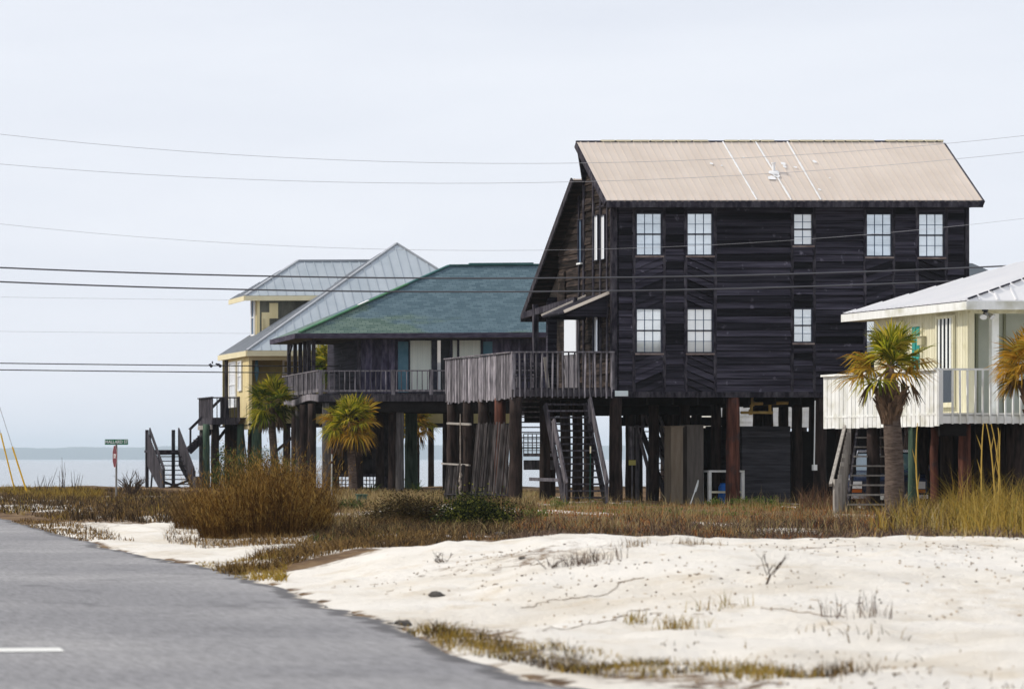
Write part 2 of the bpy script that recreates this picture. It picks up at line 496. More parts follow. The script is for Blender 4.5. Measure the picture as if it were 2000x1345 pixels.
def soil_mask(X, Y):
    """where the sand gives way to earth and plant litter"""
    X = np.asarray(X, float); Y = np.asarray(Y, float)
    n = fbm(X * .5, Y * .5, 21) - .5; n2 = fbm(X * 2, Y * 2, 33) - .5
    s = sstep(41, 46, Y + n * 9)
    s = s * np.where(X < edge_x(Y) + 3 + n * 4, sstep(58, 66, Y + n * 6), 1)
    s = s * (1 - .8 * sstep(.53, .62, fbm(X * .45, Y * .16, 151)) * (Y < 100))
    line = np.exp(-((Y - (36 + .55 * (X - 9.5)) + n * 2) / 1.1) ** 2) * sstep(9.2, 10, X) * (1 - sstep(17, 19, X))
    s = np.maximum(s, .8 * line)
    s = np.maximum(s, .42 * np.exp(-((X - 11.6 + n * 2) / 1.2) ** 2 - ((Y - 31.2 + n * 3) / 1.0) ** 2))
    s = np.maximum(s, .28 * np.exp(-((Y - 31.3 + n * 2) / .8) ** 2) * sstep(9, 10, X))
    s = np.where((np.abs(X - 24.6) < 2.2) & (np.abs(Y - 72) < 3.5), s * .25, s)
    d = X - edge_x(Y)
    verge = np.exp(-((d - .75 + n * .6) / .4) ** 2) * (1 - sstep(24, 27, Y))
    s = np.maximum(s, .55 * verge)
    s = np.maximum(s, np.exp(-((d - .12 + n * .3) / .16) ** 2) * sstep(-.12, .12, n2 + n) * .9)
    return np.clip(s + n2 * .5 * (s > .05), 0, 1)

def grid_mesh(name, xs, ys, zf):
    Xg, Yg = np.meshgrid(xs, ys)
    Z = zf(Xg, Yg)
    co = np.stack([Xg, Yg, Z], -1).reshape(-1, 3)
    nx, ny = len(xs), len(ys)
    i = np.arange(ny - 1)[:, None] * nx + np.arange(nx - 1)[None, :]
    f = np.stack([i, i + 1, i + nx + 1, i + nx], -1).reshape(-1, 4)
    return np_mesh(name, co, f)

def np_mesh(name, co, quads=None, tris=None):
    me = bpy.data.meshes.new(name)
    nq = 0 if quads is None else len(quads); nt_ = 0 if tris is None else len(tris)
    me.vertices.add(len(co)); me.vertices.foreach_set('co', np.asarray(co, np.float32).ravel())
    me.loops.add(nq * 4 + nt_ * 3); me.polygons.add(nq + nt_)
    lv, ls = [], []
    if nq: lv.append(np.asarray(quads).ravel()); ls.append(np.arange(nq) * 4)
    if nt_: lv.append(np.asarray(tris).ravel()); ls.append(nq * 4 + np.arange(nt_) * 3)
    me.loops.foreach_set('vertex_index', np.concatenate(lv).astype(np.int32))
    me.polygons.foreach_set('loop_start', np.concatenate(ls).astype(np.int32))
    me.update(calc_edges=True); me.validate()
    return me

# ------------------------------------------------------------------ setting: ground, road, water, far shore
xs = np.concatenate([np.arange(-300, -20, 20), np.arange(-20, 5, 2.5), np.arange(5, 21, .11), np.arange(21, 62, .7), np.arange(62, 140, 8), np.arange(140, 420, 40)])
ys = np.concatenate([np.arange(-60, 8, 6), np.arange(8, 14, .8), np.arange(14, 48, .13), np.arange(48, 132, .7), np.arange(132, 178, 3)])
gme = grid_mesh('ground', xs, ys, ground)
Xg, Yg = np.meshgrid(xs, ys)
at = gme.attributes.new('soil', 'FLOAT', 'POINT'); at.data.foreach_set('value', soil_mask(Xg, Yg).ravel().astype(np.float32))
def ground_mat():
    m = bpy.data.materials.new('sand_and_soil'); m.use_nodes = True
    n = m.node_tree; n.nodes.clear(); N = n.nodes.new; K = n.links.new
    out = N('ShaderNodeOutputMaterial'); b = N('ShaderNodeBsdfPrincipled'); b.inputs['Roughness'].default_value = .95
    b.inputs['Specular IOR Level'].default_value = .15
    t = N('ShaderNodeTexCoord')
    def noise(sc, det=8, ro=.6):
        q = N('ShaderNodeTexNoise'); q.inputs['Scale'].default_value = sc; q.inputs['Detail'].default_value = det; q.inputs['Roughness'].default_value = ro
        K(t.outputs['Object'], q.inputs['Vector']); return q.outputs['Fac']
    def ramp(src, *st):
        r = N('ShaderNodeValToRGB'); cr = r.color_ramp
        cr.elements[0].position, cr.elements[0].color = st[0][0], (*st[0][1], 1)
        cr.elements[1].position, cr.elements[1].color = st[-1][0], (*st[-1][1], 1)
        for p, c in st[1:-1]: e = cr.elements.new(p); e.color = (*c, 1)
        K(src, r.inputs['Fac']); return r.outputs['Color']
    def mix(f, a, c):
        q = N('ShaderNodeMix'); q.data_type = 'RGBA'; K(f, q.inputs['Factor']); K(a, q.inputs['A']); K(c, q.inputs['B']); return q.outputs['Result']
    def mrange(src, a, c, lo=0., hi=1.):
        q = N('ShaderNodeMapRange'); q.inputs['From Min'].default_value = a; q.inputs['From Max'].default_value = c
        q.inputs['To Min'].default_value = lo; q.inputs['To Max'].default_value = hi; K(src, q.inputs['Value']); return q.outputs['Result']
    sand = ramp(noise(.45, 6), (.3, (.60, .545, .46)), (.5, (.725, .69, .63)), (.7, (.77, .74, .69)))
    fleck = mrange(noise(9, 4, .7), .66, .72)
    sand = mix(fleck, sand, ramp(noise(3), (.4, (.30, .22, .15)), (.6, (.42, .33, .22))))
    fl2 = mrange(noise(24, 5, .75), .62, .70, 0, .75)
    sand = mix(fl2, sand, ramp(noise(6), (.4, (.34, .27, .20)), (.6, (.50, .43, .35))))
    stain = mrange(noise(1.1, 8, .7), .53, .72, 0, .85)
    sand = mix(stain, sand, ramp(noise(5), (.4, (.52, .43, .31)), (.6, (.62, .55, .44))))
    soil = ramp(noise(1.6, 8, .7), (.3, (.05, .035, .022)), (.5, (.14, .085, .045)), (.62, (.22, .15, .08)), (.75, (.40, .33, .24)))
    a = N('ShaderNodeAttribute'); a.attribute_name = 'soil'
    ad = N('ShaderNodeMath'); K(a.outputs['Fac'], ad.inputs[0]); K(mrange(noise(5.5, 8, .75), .25, .75, -.45, .45), ad.inputs[1])
    col = mix(mrange(ad.outputs[0], .32, .62), sand, soil)
    K(col, b.inputs['Base Color'])
    bp = N('ShaderNodeBump'); bp.inputs['Strength'].default_value = .8; bp.inputs['Distance'].default_value = .09
    K(noise(4.5, 9, .7), bp.inputs['Height']); K(bp.outputs['Normal'], b.inputs['Normal'])
    K(b.outputs['BSDF'], out.inputs['Surface'])
    return m
tag(link_mesh('ground', gme, ground_mat(), smooth=True), 'pale sandy ground with a low bank beside the road', kind='structure')

def road_mat():
    m = mat('asphalt', (.165, .164, .172), (.25, .247, .257), 55, (1, 1, 1), .3, .7, .9, 0, .25, spec=.25, c3=(.30, .295, .298), scale3=.25, lo3=.4, hi3=.7)
    n = m.node_tree; N = n.nodes.new; K = n.links.new
    b = [q for q in n.nodes if q.type == 'BSDF_PRINCIPLED'][0]
    src = b.inputs['Base Color'].links[0].from_socket
    t = N('ShaderNodeTexCoord'); mp_ = N('ShaderNodeMapping'); mp_.inputs['Scale'].default_value = (.8, .7, 1)
    q = N('ShaderNodeTexNoise'); q.inputs['Scale'].default_value = 1.1; q.inputs['Detail'].default_value = 6
    K(t.outputs['Object'], mp_.inputs['Vector']); K(mp_.outputs['Vector'], q.inputs['Vector'])
    mr = N('ShaderNodeMapRange'); mr.inputs['From Min'].default_value = .56; mr.inputs['From Max'].default_value = .72; mr.inputs['To Max'].default_value = .55
    K(q.outputs['Fac'], mr.inputs['Value'])
    mm = N('ShaderNodeMix'); mm.data_type = 'RGBA'; mm.inputs['B'].default_value = (.15, .148, .155, 1)
    K(mr.outputs['Result'], mm.inputs['Factor']); K(src, mm.inputs['A'])
    # aggregate grain, worn at two sizes
    m2 = N('ShaderNodeMapping'); m2.inputs['Scale'].default_value = (22, 2.6, 1)
    q2 = N('ShaderNodeTexNoise'); q2.inputs['Scale'].default_value = 1.0; q2.inputs['Detail'].default_value = 8; q2.inputs['Roughness'].default_value = .75
    K(t.outputs['Object'], m2.inputs['Vector']); K(m2.outputs['Vector'], q2.inputs['Vector'])
    r2 = N('ShaderNodeMapRange'); r2.inputs['From Min'].default_value = .3; r2.inputs['From Max'].default_value = .7; r2.inputs['To Min'].default_value = .58; r2.inputs['To Max'].default_value = 1.42
    K(q2.outputs['Fac'], r2.inputs['Value'])
    sc = N('ShaderNodeVectorMath'); sc.operation = 'SCALE'; K(mm.outputs['Result'], sc.inputs[0]); K(r2.outputs['Result'], sc.inputs['Scale'])
    # dark oil and patch stains
    q3 = N('ShaderNodeTexNoise'); q3.inputs['Scale'].default_value = .55; q3.inputs['Detail'].default_value = 5; m3 = N('ShaderNodeMapping'); m3.inputs['Scale'].default_value = (1.6, .8, 1)
    K(t.outputs['Object'], m3.inputs['Vector']); K(m3.outputs['Vector'], q3.inputs['Vector'])
    r3 = N('ShaderNodeMapRange'); r3.inputs['From Min'].default_value = .62; r3.inputs['From Max'].default_value = .70; r3.inputs['To Max'].default_value = .5; K(q3.outputs['Fac'], r3.inputs['Value'])
    x3 = N('ShaderNodeMix'); x3.data_type = 'RGBA'; x3.inputs['B'].default_value = (.09, .088, .095, 1); K(r3.outputs['Result'], x3.inputs['Factor']); K(sc.outputs['Vector'], x3.inputs['A'])
    # sand blown over the ragged edge
    at_ = N('ShaderNodeAttribute'); at_.attribute_name = 'edge'
    q4 = N('ShaderNodeTexNoise'); q4.inputs['Scale'].default_value = 3.0; q4.inputs['Detail'].default_value = 8; q4.inputs['Roughness'].default_value = .75; K(t.outputs['Object'], q4.inputs['Vector'])
    ad = N('ShaderNodeMath'); K(at_.outputs['Fac'], ad.inputs[0]); K(q4.outputs['Fac'], ad.inputs[1])
    r4 = N('ShaderNodeMapRange'); r4.inputs['From Min'].default_value = 1.12; r4.inputs['From Max'].default_value = 1.24; K(ad.outputs[0], r4.inputs['Value'])
    x4 = N('ShaderNodeMix'); x4.data_type = 'RGBA'; x4.inputs['B'].default_value = (.50, .45, .38, 1); K(r4.outputs['Result'], x4.inputs['Factor']); K(x3.outputs['Result'], x4.inputs['A'])
    K(x4.outputs['Result'], b.inputs['Base Color'])
    r5 = N('ShaderNodeMapRange'); r5.inputs['From Min'].default_value = .66; r5.inputs['From Max'].default_value = .84; r5.inputs['To Max'].default_value = .8; K(ad.outputs[0], r5.inputs['Value'])
    x5 = N('ShaderNodeMix'); x5.data_type = 'RGBA'; x5.inputs['B'].default_value = (.075, .072, .075, 1); K(r5.outputs['Result'], x5.inputs['Factor']); K(x3.outputs['Result'], x5.inputs['A']); K(x5.outputs['Result'], x4.inputs['A'])
    return m
asphalt = road_mat()
ry = np.concatenate([np.arange(-40, 14, 2), np.arange(14, 72, .09), np.arange(72, 136, 1.0)])
re = edge_x(ry) + (fbm(ry * .9, ry * 0 + 4.2, 5) - .5) * .55 * sstep(10, 20, ry) + (fbm(ry * 4, ry * 0 + 1.2, 8) - .5) * .28
co, fq = [], []
for i, (y, e) in enumerate(zip(ry, re)):
    co += [(-14, y, .004), (0, y, .004), (e - .16, y, .004), (e + .18, y, -.004)]
    if i: k = 4 * i; fq += [(k - 4, k - 3, k + 1, k), (k - 3, k - 2, k + 2, k + 1), (k - 2, k - 1, k + 3, k + 2)]
rme = np_mesh('road', co, fq); rme.attributes.new('edge', 'FLOAT', 'POINT').data.foreach_set('value', np.tile([0, 0, 0, .75], len(ry)).astype(np.float32))
tag(link_mesh('road', rme, asphalt), 'grey asphalt road with a ragged sandy edge', kind='structure')
mark = MB(); mark.prism([(1.6, 21.05, .008), (4.33, 21.35, .008), (4.37, 21.75, .008), (1.6, 21.45, .008)], (0, 0, .002))
mark.build('lane_marking', mat('road_paint', (.62, .62, .60), (.75, .75, .72), 14, rough=.8)).__setitem__('kind', 'structure')
def water_mat():
    m = bpy.data.materials.new('bay_water'); m.use_nodes = True
    n = m.node_tree; b = n.nodes['Principled BSDF']; N = n.nodes.new; K = n.links.new
    b.inputs['Base Color'].default_value = (.10, .13, .15, 1); b.inputs['Roughness'].default_value = .12
    b.inputs['IOR'].default_value = 1.33
    t = N('ShaderNodeTexCoord'); mp_ = N('ShaderNodeMapping'); mp_.inputs['Scale'].default_value = (.25, 1, 1)
    q = N('ShaderNodeTexNoise'); q.inputs['Scale'].default_value = .9; q.inputs['Detail'].default_value = 4
    K(t.outputs['Object'], mp_.inputs['Vector']); K(mp_.outputs['Vector'], q.inputs['Vector'])
    bp = N('ShaderNodeBump'); bp.inputs['Strength'].default_value = .02; bp.inputs['Distance'].default_value = .2
    K(q.outputs['Fac'], bp.inputs['Height']); K(bp.outputs['Normal'], b.inputs['Normal'])
    return m
ZW = -1.2
wm = MB(); wm.poly([(-9000, 150, ZW), (16000, 150, ZW), (16000, 14100, ZW), (-9000, 14100, ZW)])
wm.build('water', water_mat()).__setitem__('kind', 'structure')
SHY = 14000.0
sx = np.arange(-2600, 10500, 18.0)
sh = 38 + 30 * fbm(sx * .002, sx * 0 + 3, 40) + 16 * fbm(sx * .015, sx * 0 + 7, 44, 3)
scs, sq = [], []
for i, x in enumerate(sx):
    scs += [(x, SHY, ZW - .5), (x, SHY + 6, ZW + sh[i] * .75), (x, SHY + 30, ZW + sh[i]), (x, SHY + 300, ZW + sh[i] * 1.02), (x, SHY + 320, ZW - .5)]
    if i:
        k = 5 * i
        for a in range(4): sq.append((k - 5 + a, k + a, k + a + 1, k - 4 + a))
tag(link_mesh('far_shore', np_mesh('far_shore', scs, sq), mat('far_trees', (.03, .05, .035), (.06, .085, .05), .08, rough=1)), 'low wooded far shore across the water', kind='structure')

# ------------------------------------------------------------------ shared building pieces
def window(parent, out, s0, s1, z0, z1, cols, rows, fmat, pmat, fw=.05, bar=.014, sill=True, smat=None, rail=True, barmat=None):
    """framed sash window; out(s, d, z) places points d in front of the wall"""
    m = MB(out)
    for a, b, c, d in ((s0 - fw, s0, z0 - fw, z1 + fw), (s1, s1 + fw, z0 - fw, z1 + fw), (s0, s1, z1, z1 + fw), (s0, s1, z0 - fw, z0)):
        m.box(a, b, -.02, .045, c, d)
    mid = (z0 + z1) / 2
    if rail: m.box(s0, s1, .005, .035, mid - .022, mid + .022)
    w = m.build('window', fmat, parent)
    g = MB(out)
    g.box(s0, s1, -.03, -.002, z0, z1)
    p = g.build('pane', pmat, w)
    if cols > 1 or rows > 1:
        b = MB(out)
        for i in range(1, cols):
            x = s0 + (s1 - s0) * i / cols; b.box(x - bar / 2, x + bar / 2, -.001, .012, z0, z1)
        for j in range(1, rows):
            z = z0 + (z1 - z0) * j / rows
            if rail and abs(z - mid) < .05: continue
            b.box(s0, s1, -.001, .014, z - bar / 2, z + bar / 2)
        b.build('glazing_bars', barmat or fmat, w)
    if sill:
        q = MB(out); q.box(s0 - fw - .02, s1 + fw + .02, -.01, .075, z0 - fw - .05, z0 - fw)
        q.build('sill', smat or sill_mat, w)
    return w

def balusters(m, p, q, z0, z1, step, w=.035, jit=.0, sag=0):
    p, q = Vector((*p, 0)), Vector((*q, 0))
    n = max(1, round((q - p).length / step)); d = (q - p).normalized()
    for i in range(n + 1):
        a = p + (q - p) * i / n
        j = random.uniform(-jit, jit)
        m.beam((a.x, a.y, z0 + random.uniform(-jit, jit)), (a.x + d.x * j, a.y + d.y * j, z1), w, w)

def paling(m, p, q, z0, z1, w=.10, th=.022, gap=.012, jt=.03):
    p, q = Vector((*p, 0)), Vector((*q, 0)); L_ = (q - p).length; d = (q - p) / L_
    s = 0
    nrm = Vector((-d.y, d.x, 0))
    while s < L_ - w * .5:
        a, b = p + d * s, p + d * (s + w * random.uniform(.82, .98))
        off = nrm * random.uniform(0, .012)
        za, zb = z0 + random.uniform(-jt, jt), z1 + random.uniform(-jt * .4, jt * .4)
        m.hexa([(a.x + off.x, a.y + off.y, za), (b.x + off.x, b.y + off.y, za), (b.x + nrm.x * th, b.y + nrm.y * th, za), (a.x + nrm.x * th, a.y + nrm.y * th, za),
                (a.x + off.x, a.y + off.y, zb), (b.x + off.x, b.y + off.y, zb), (b.x + nrm.x * th, b.y + nrm.y * th, zb), (a.x + nrm.x * th, a.y + nrm.y * th, zb)])
        s += w + gap

def piling(parent, u, v, z0, z1, r, m, sq=False, lean=0.0, name='piling'):
    q = MB()
    if sq: q.beam((u, v, z0), (u + lean, v, z1), 2 * r, 2 * r)
    else:
        k = 7
        q.tube([(u + lean * i / k + random.uniform(-.012, .012), v + random.uniform(-.01, .01), z0 + (z1 - z0) * i / k) for i in range(k + 1)],
               [r * (1.06 - .12 * i / k) * random.uniform(.97, 1.03) for i in range(k + 1)], 12)
    return q.build(name, m, parent, smooth=not sq)

def stair_flight(parent, name, a, b, width_dir, width, n, mtread, mstr, tread=.26, th=.045, rail_h=0.9, rail_mat=None, posts=True, rails=(0, 1), capw=.12, ends=(1, 1)):
    """open treads climbing from a to b (left edge), width along width_dir; stringers and two handrails are sub-parts"""
    a, b, wd = Vector(a), Vector(b), Vector(width_dir).normalized() * width
    run = Vector((b.x - a.x, b.y - a.y, 0)); rd = run.normalized()
    t = MB()
    for i in range(n):
        p = a.lerp(b, (i + .5) / n)
        c0 = p - rd * tread / 2; c1 = p + rd * tread / 2
        t.hexa([c0, c0 + wd, c1 + wd, c1, c0 + Vector((0, 0, th)), c0 + wd + Vector((0, 0, th)), c1 + wd + Vector((0, 0, th)), c1 + Vector((0, 0, th))])
    st = t.build(name, mtread, parent)
    q = MB()
    for k in (0, 1):
        o = wd * k
        q.beam(a + o - Vector((0, 0, .08)), b + o - Vector((0, 0, .08)), .05, .24)
    q.build('stringer', mstr, st)
    for k in rails:
        r = MB(); o = wd * k
        h = Vector((0, 0, rail_h))
        r.beam(a + o + h, a.lerp(b, ends[k]) + o + h, .05, capw)
        for f in ((.03, .97 * ends[k]) if posts else (.97,)):
            p = a.lerp(b, f) + o
            r.beam(p - Vector((0, 0, .2)), p + h, .08, .08)
        r.build('handrail', rail_mat or mstr, st)
    return st

# ================================================================== dark timber house
H = Frame(1197, 85)
house = thing('stilt_house', 'tall dark weathered timber house on stilts under a tan metal roof', 'house', H.loc, H.rz)
UL, UR = 0.0, H.U(1888)
ZB, ZF, ZE = H.Z(775), H.Z(757), H.Z(393)          # underside, floor, eave
front = lambda s, d, z: (s, -d, z)
left = lambda s, d, z: (-d, s, z)
zb = lambda py: H.Z(py)
ub = lambda px: H.U(px)
EV, RV = -.7, 1.6                                   # eave and ridge positions in depth
ZEAVE, ZRIDGE = Z_at(391, 85 + EV), Z_at(277, 85 + RV)
ZREAR_T, ZREAR_B, RVT, RVB = Z_at(350, 87.3), Z_at(617, 91.4), 2.2, 6.4
wl = MB()
wl.box(UL + .02, UR - .02, .02, .16, ZB, ZE + .02)                      # front backing
wl.box(UR - .16, UR, .16, 5.8, ZB, ZE)                                  # right
wl.box(.16, UR - .16, 5.66, 5.8, ZB, 6.6)                               # rear
wl.prism([(0.02, .16, ZB), (0.02, 4.25, ZB), (0.02, 4.25, 7.9), (0.02, RVT, ZREAR_T - .1), (.02, RV, ZRIDGE - .16), (0.02, .16, ZE + .35)], (.14, 0, 0))
wl.prism([(.16, 4.25, ZB), (.16, 4.25, 7.6), (3.0, 4.25, 7.6), (3.0, 4.25, ZB)], (0, .14, 0))
wl.build('wall', dark_siding, house)
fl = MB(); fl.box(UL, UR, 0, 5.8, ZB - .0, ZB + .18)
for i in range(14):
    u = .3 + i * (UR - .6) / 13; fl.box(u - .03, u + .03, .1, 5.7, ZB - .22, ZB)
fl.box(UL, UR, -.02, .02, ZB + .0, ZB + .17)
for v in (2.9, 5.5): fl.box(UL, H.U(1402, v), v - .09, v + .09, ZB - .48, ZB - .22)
fl.build('floor_frame', under_shade, house)
# --- front siding, panel by panel between the battens
BAT = [1237, 1296, 1338, 1396, 1546, 1589, 1688, 1744, 1790, 1847]
EDG = [1206] + BAT + [1884]
sd = MB()
WIN = {1: (1242, 1292, 418, 497, 604, 687), 3: (1341, 1391, 418, 497, 604, 687), 5: (1549, 1586, 419, 477, 604, 667),
       7: (1691, 1741, 419, 499, 606, 688), 9: (1793, 1843, 419, 500, 606, 688)}
DIA = {1: .40, 3: -.40, 7: .33, 9: -.38}
for k in range(len(EDG) - 1):
    a, b = ub(EDG[k]) + .03, ub(EDG[k + 1]) - .03
    if k not in WIN:
        boards(sd, rect(a, b, zb(765), zb(402)), 0, .205, .044, gap=.012, jit=.012, out=front)
    else:
        w = WIN[k]; an = DIA.get(k, 0)
        boards(sd, rect(a, b, zb(w[2] - 4), zb(402)), 0, .2, .044, gap=.012, jit=.012, out=front)
        boards(sd, rect(a, b, zb(w[4] - 4), zb(w[3] + 6)), an, .195, .048, gap=.016, jit=.014, out=front)
        boards(sd, rect(a, b, zb(765), zb(w[5] + 6)), an, .195, .048, gap=.016, jit=.014, out=front)
sd.build('siding', dark_siding, house)
tr = MB()
for p in BAT: tr.box(ub(p) - .045, ub(p) + .045, -.05, .02, zb(765), zb(402))
tr.box(UL - .05, UL + .10, -.055, .02, zb(765), zb(402)); tr.box(UR - .06, UR + .05, -.055, .02, zb(765), zb(402))
tr.box(UL - .05, UR + .05, -.075, -.02, zb(776), zb(765))
tr.box(UL - .05, .015, -.02, .10, zb(765), ZE)
tr.build('trim_board', dark_trim, house)
for k, w in WIN.items():
    small = k == 5
    for z1, z0 in ((w[2], w[3]), (w[4], w[5])):
        window(house, front, ub(w[0] + 1), ub(w[1] - 1), zb(z0), zb(z1), 2 if small else 3, 4, frame_dark, panes[(k * 2 + (z1 > 560)) % 3], .04, .015, barmat=frame_navy)
# --- left gable wall
sl = MB()
VS = [.12, H.V(1187), H.V(1163), H.V(1141), H.V(1118), 4.25]
def gable_top(v):
    if v < RV: return ZEAVE + (ZRIDGE - ZEAVE) * (v - EV) / (RV - EV) - .22
    return ZREAR_T + (ZREAR_B - ZREAR_T) * (v - RVT) / (RVB - RVT) - .2
for a, b in ((.12, RV - .02), (RV, RVT), (RVT, 4.25)):
    boards(sl, [(a, ZB + .1), (b, ZB + .1), (b, gable_top(b)), (a, gable_top(a))], 0, .2, .03, jit=.014, out=left)
boards(sl, rect(.0, 0, 0, 0) if False else [(3.62, ZB + .1), (4.25, ZB + .1), (4.25, 6.6), (3.62, 7.3)], 1.15, .13, out=lambda s, d, z: (-d - .05, s, z))
sl.build('gable_siding', brown_siding, house)  # brown copy of the dark siding: sunlit warmth put into colour
tb = MB(left)
for px in (1189, 1176, 1162, 1143, 1134):
    v = H.V(px); tb.box(v - .045, v + .045, .0, .07, ZB + .1, gable_top(v))
tb.build('trim_board', dark_trim, house)
for a, b, t0, t1, pm in ((1187, 1178, 421, 506, pane_white), (1173.5, 1165, 421, 508, pane_white), (1141.5, 1135.5, 430, 512, pane_blue),
                         (1174, 1165, 608, 688, pane_white)):
    v0, v1 = H.V(a), H.V(b); vm = (v0 + v1) / 2
    window(house, lambda s, d, z: (-d - .07, s, z), v0, v1, Z_at(t1, 85 + vm), Z_at(t0, 85 + vm), 1, 1, frame_dark, pm, .02, sill=pm is pane_blue, smat=sign_white, rail=False)
v0, v1 = H.V(1130), H.V(1107)
dm = MB(left); dm.box(v0 - .06, v1 + .06, .03, .07, ZF, Z_at(611, 88)); do = dm.build('door', deck_grey, house)
q = MB(left); q.box(v0, v1, .07, .085, Z_at(692, 88), Z_at(615, 88)); q.build('door_panel', pane_white, do)
q = MB(left); q.box(v0 + .08, v0 + .12, .085, .14, ZF + .95, ZF + 1.08); q.build('handle', steel, do)
# --- roof
RL, RR = X_at(1184, 84.3) - H.X0, X_at(1919, 84.3) - H.X0
rf = MB(); roof_plane(rf, [(RL, EV, ZEAVE), (RR, EV, ZEAVE), (RR, RV, ZRIDGE), (RL, RV, ZRIDGE)], .05, .229, .03, .016)
roof = rf.build('roof', tan_metal, house)
q = MB()
sl_ = Vector((0, RV - EV, ZRIDGE - ZEAVE)).normalized(); nn_ = Vector((0, -sl_.z, sl_.y))
q = MB()
for pe, pr in ((1478, 1411), (1545, 1475), (1603, 1537)):
    a = Vector((X_at(pe, 84.3) - H.X0, EV, ZEAVE)) + nn_ * .016; b = Vector((X_at(pr, 86.6) - H.X0, RV, ZRIDGE)) + nn_ * .016
    k = 22; prev = None
    for i in range(k):
        f0, f1 = i / k, (i + 1) / k
        p, r = a.lerp(b, f0), a.lerp(b, f1)
        w = .045 * random.uniform(.6, 1.25)
        q.beam(p, r, w, .018, nn_)
    q.build('sealant_strip', white_seal, roof); q = MB()
for (px, py, r_) in ((1511, 340, .17), (1507, 350, .13), (1516, 346, .10), (1529, 322, .10), (1532, 328, .06), (1590, 318, .07), (1553, 329, .05), (1389, 322, .06), (1409, 326, .04), (1600, 372, .05), (1452, 310, .03), (1620, 350, .03)):
    f = (391 - py) / (391 - 277.); c = Vector((X_at(px, 84.3 + 2.3 * f) - H.X0, EV + (RV - EV) * f, ZEAVE + (ZRIDGE - ZEAVE) * f)) + nn_ * .03
    k = 9; pts = [c + Vector((math.cos(2 * math.pi * i / k) * r_ * random.uniform(.6, 1.2), 0, 0)) + sl_ * math.sin(2 * math.pi * i / k) * r_ * random.uniform(.5, 1.3) for i in range(k)]
    q.prism(pts, nn_ * .006); q.build('sealant_patch', white_seal, roof); q = MB()
f = (391 - 336) / 114.; c = Vector((X_at(1511, 84.3 + 2.3 * f) - H.X0, EV + (RV - EV) * f, ZEAVE + (ZRIDGE - ZEAVE) * f))
q = MB(); q.tube([c, c + Vector((0, 0, .24))], .045, 10); q.tube([c + Vector((0, 0, .24)), c + Vector((0, 0, .27))], .07, 10)
q.build('vent_pipe', white_seal, roof)
q = MB()                                                       # dark ridge board with the pale cap pieces standing on it
q.box(RL, RR, RV - .02, RV + .07, ZRIDGE - .06, ZRIDGE + .035); q.build('ridge_board', dark_trim, roof)
q = MB(); u = RL
while u < RR - .1:
    w = random.uniform(.22, .5)
    if random.random() < .8: q = MB(); q.box(u, min(RR, u + w), RV - .04, RV + .08, ZRIDGE + .005, ZRIDGE + .055); q.build('ridge_cap', yellow_pale, roof)
    u += w + .06
q = MB(); q.prism([(RL + .02, RV + .05, ZRIDGE - .02), (RR - .02, RV + .05, ZRIDGE - .02), (RR - .02, RVT - .1, ZREAR_T - .2), (RL + .4, RVT - .1, ZREAR_T - .2)], (0, .06, 0))
q.build('clerestory_wall', dark_siding, house)
q = MB()
q.beam((RL, EV - .02, ZEAVE - .13), (RR, EV - .02, ZEAVE - .13), .05, .17)                       # eave fascia
q.beam((RL - .025, EV, ZEAVE - .10), (RL - .025, RV, ZRIDGE - .10), .05, .16)                    # left rake
q.beam((RR + .025, EV, ZEAVE - .10), (RR + .025, RV, ZRIDGE - .10), .05, .16)
q.prism([(RL, EV + .01, ZEAVE - .16), (RR, EV + .01, ZEAVE - .16), (RR, .05, ZEAVE - .16), (RL, .05, ZEAVE - .16)], (0, 0, .03))
q.build('fascia', dark_trim, house)
q = MB(); u = RL + .02                                         # corrugation closing strip under the eave
while u < RR:
    q.box(u, u + .11, EV - .03, EV + .1, ZEAVE - .055, ZEAVE - .03 + random.uniform(0, .01)); u += .19
q.build('eave_closure', frame_dark, roof)
RL2 = -.42
q = MB(); roof_plane(q, [(RL2, RVB, ZREAR_B), (RR, RVB, ZREAR_B), (RR, RVT, ZREAR_T), (RL2, RVT, ZREAR_T)], .05, .229, .035, .026)
rr = q.build('roof', tan_metal, house, label='rear slope of the tan metal roof')
q = MB(); n2 = Vector((0, ZREAR_T - ZREAR_B, RVB - RVT)).normalized()
q.prism([Vector((RL2 + .05, RVB - .02, ZREAR_B)) - n2 * .06, Vector((RL2 + .05, RVT, ZREAR_T)) - n2 * .06, Vector((.2, RVT, ZREAR_T)) - n2 * .06, Vector((.2, RVB - .02, ZREAR_B)) - n2 * .06], -n2 * .05)
q.build('soffit', brown_siding, rr)
q = MB(); q.beam(Vector((RL2 + .02, RVB, ZREAR_B)) - n2 * .06, Vector((RL2 + .02, RVT - .02, ZREAR_T)) - n2 * .06, .05, .2, n2)
q.beam((RL2, RVB + .03, ZREAR_B - .09), (RR, RVB + .03, ZREAR_B - .09), .05, .2)
q.build('fascia', deck_dark, rr)
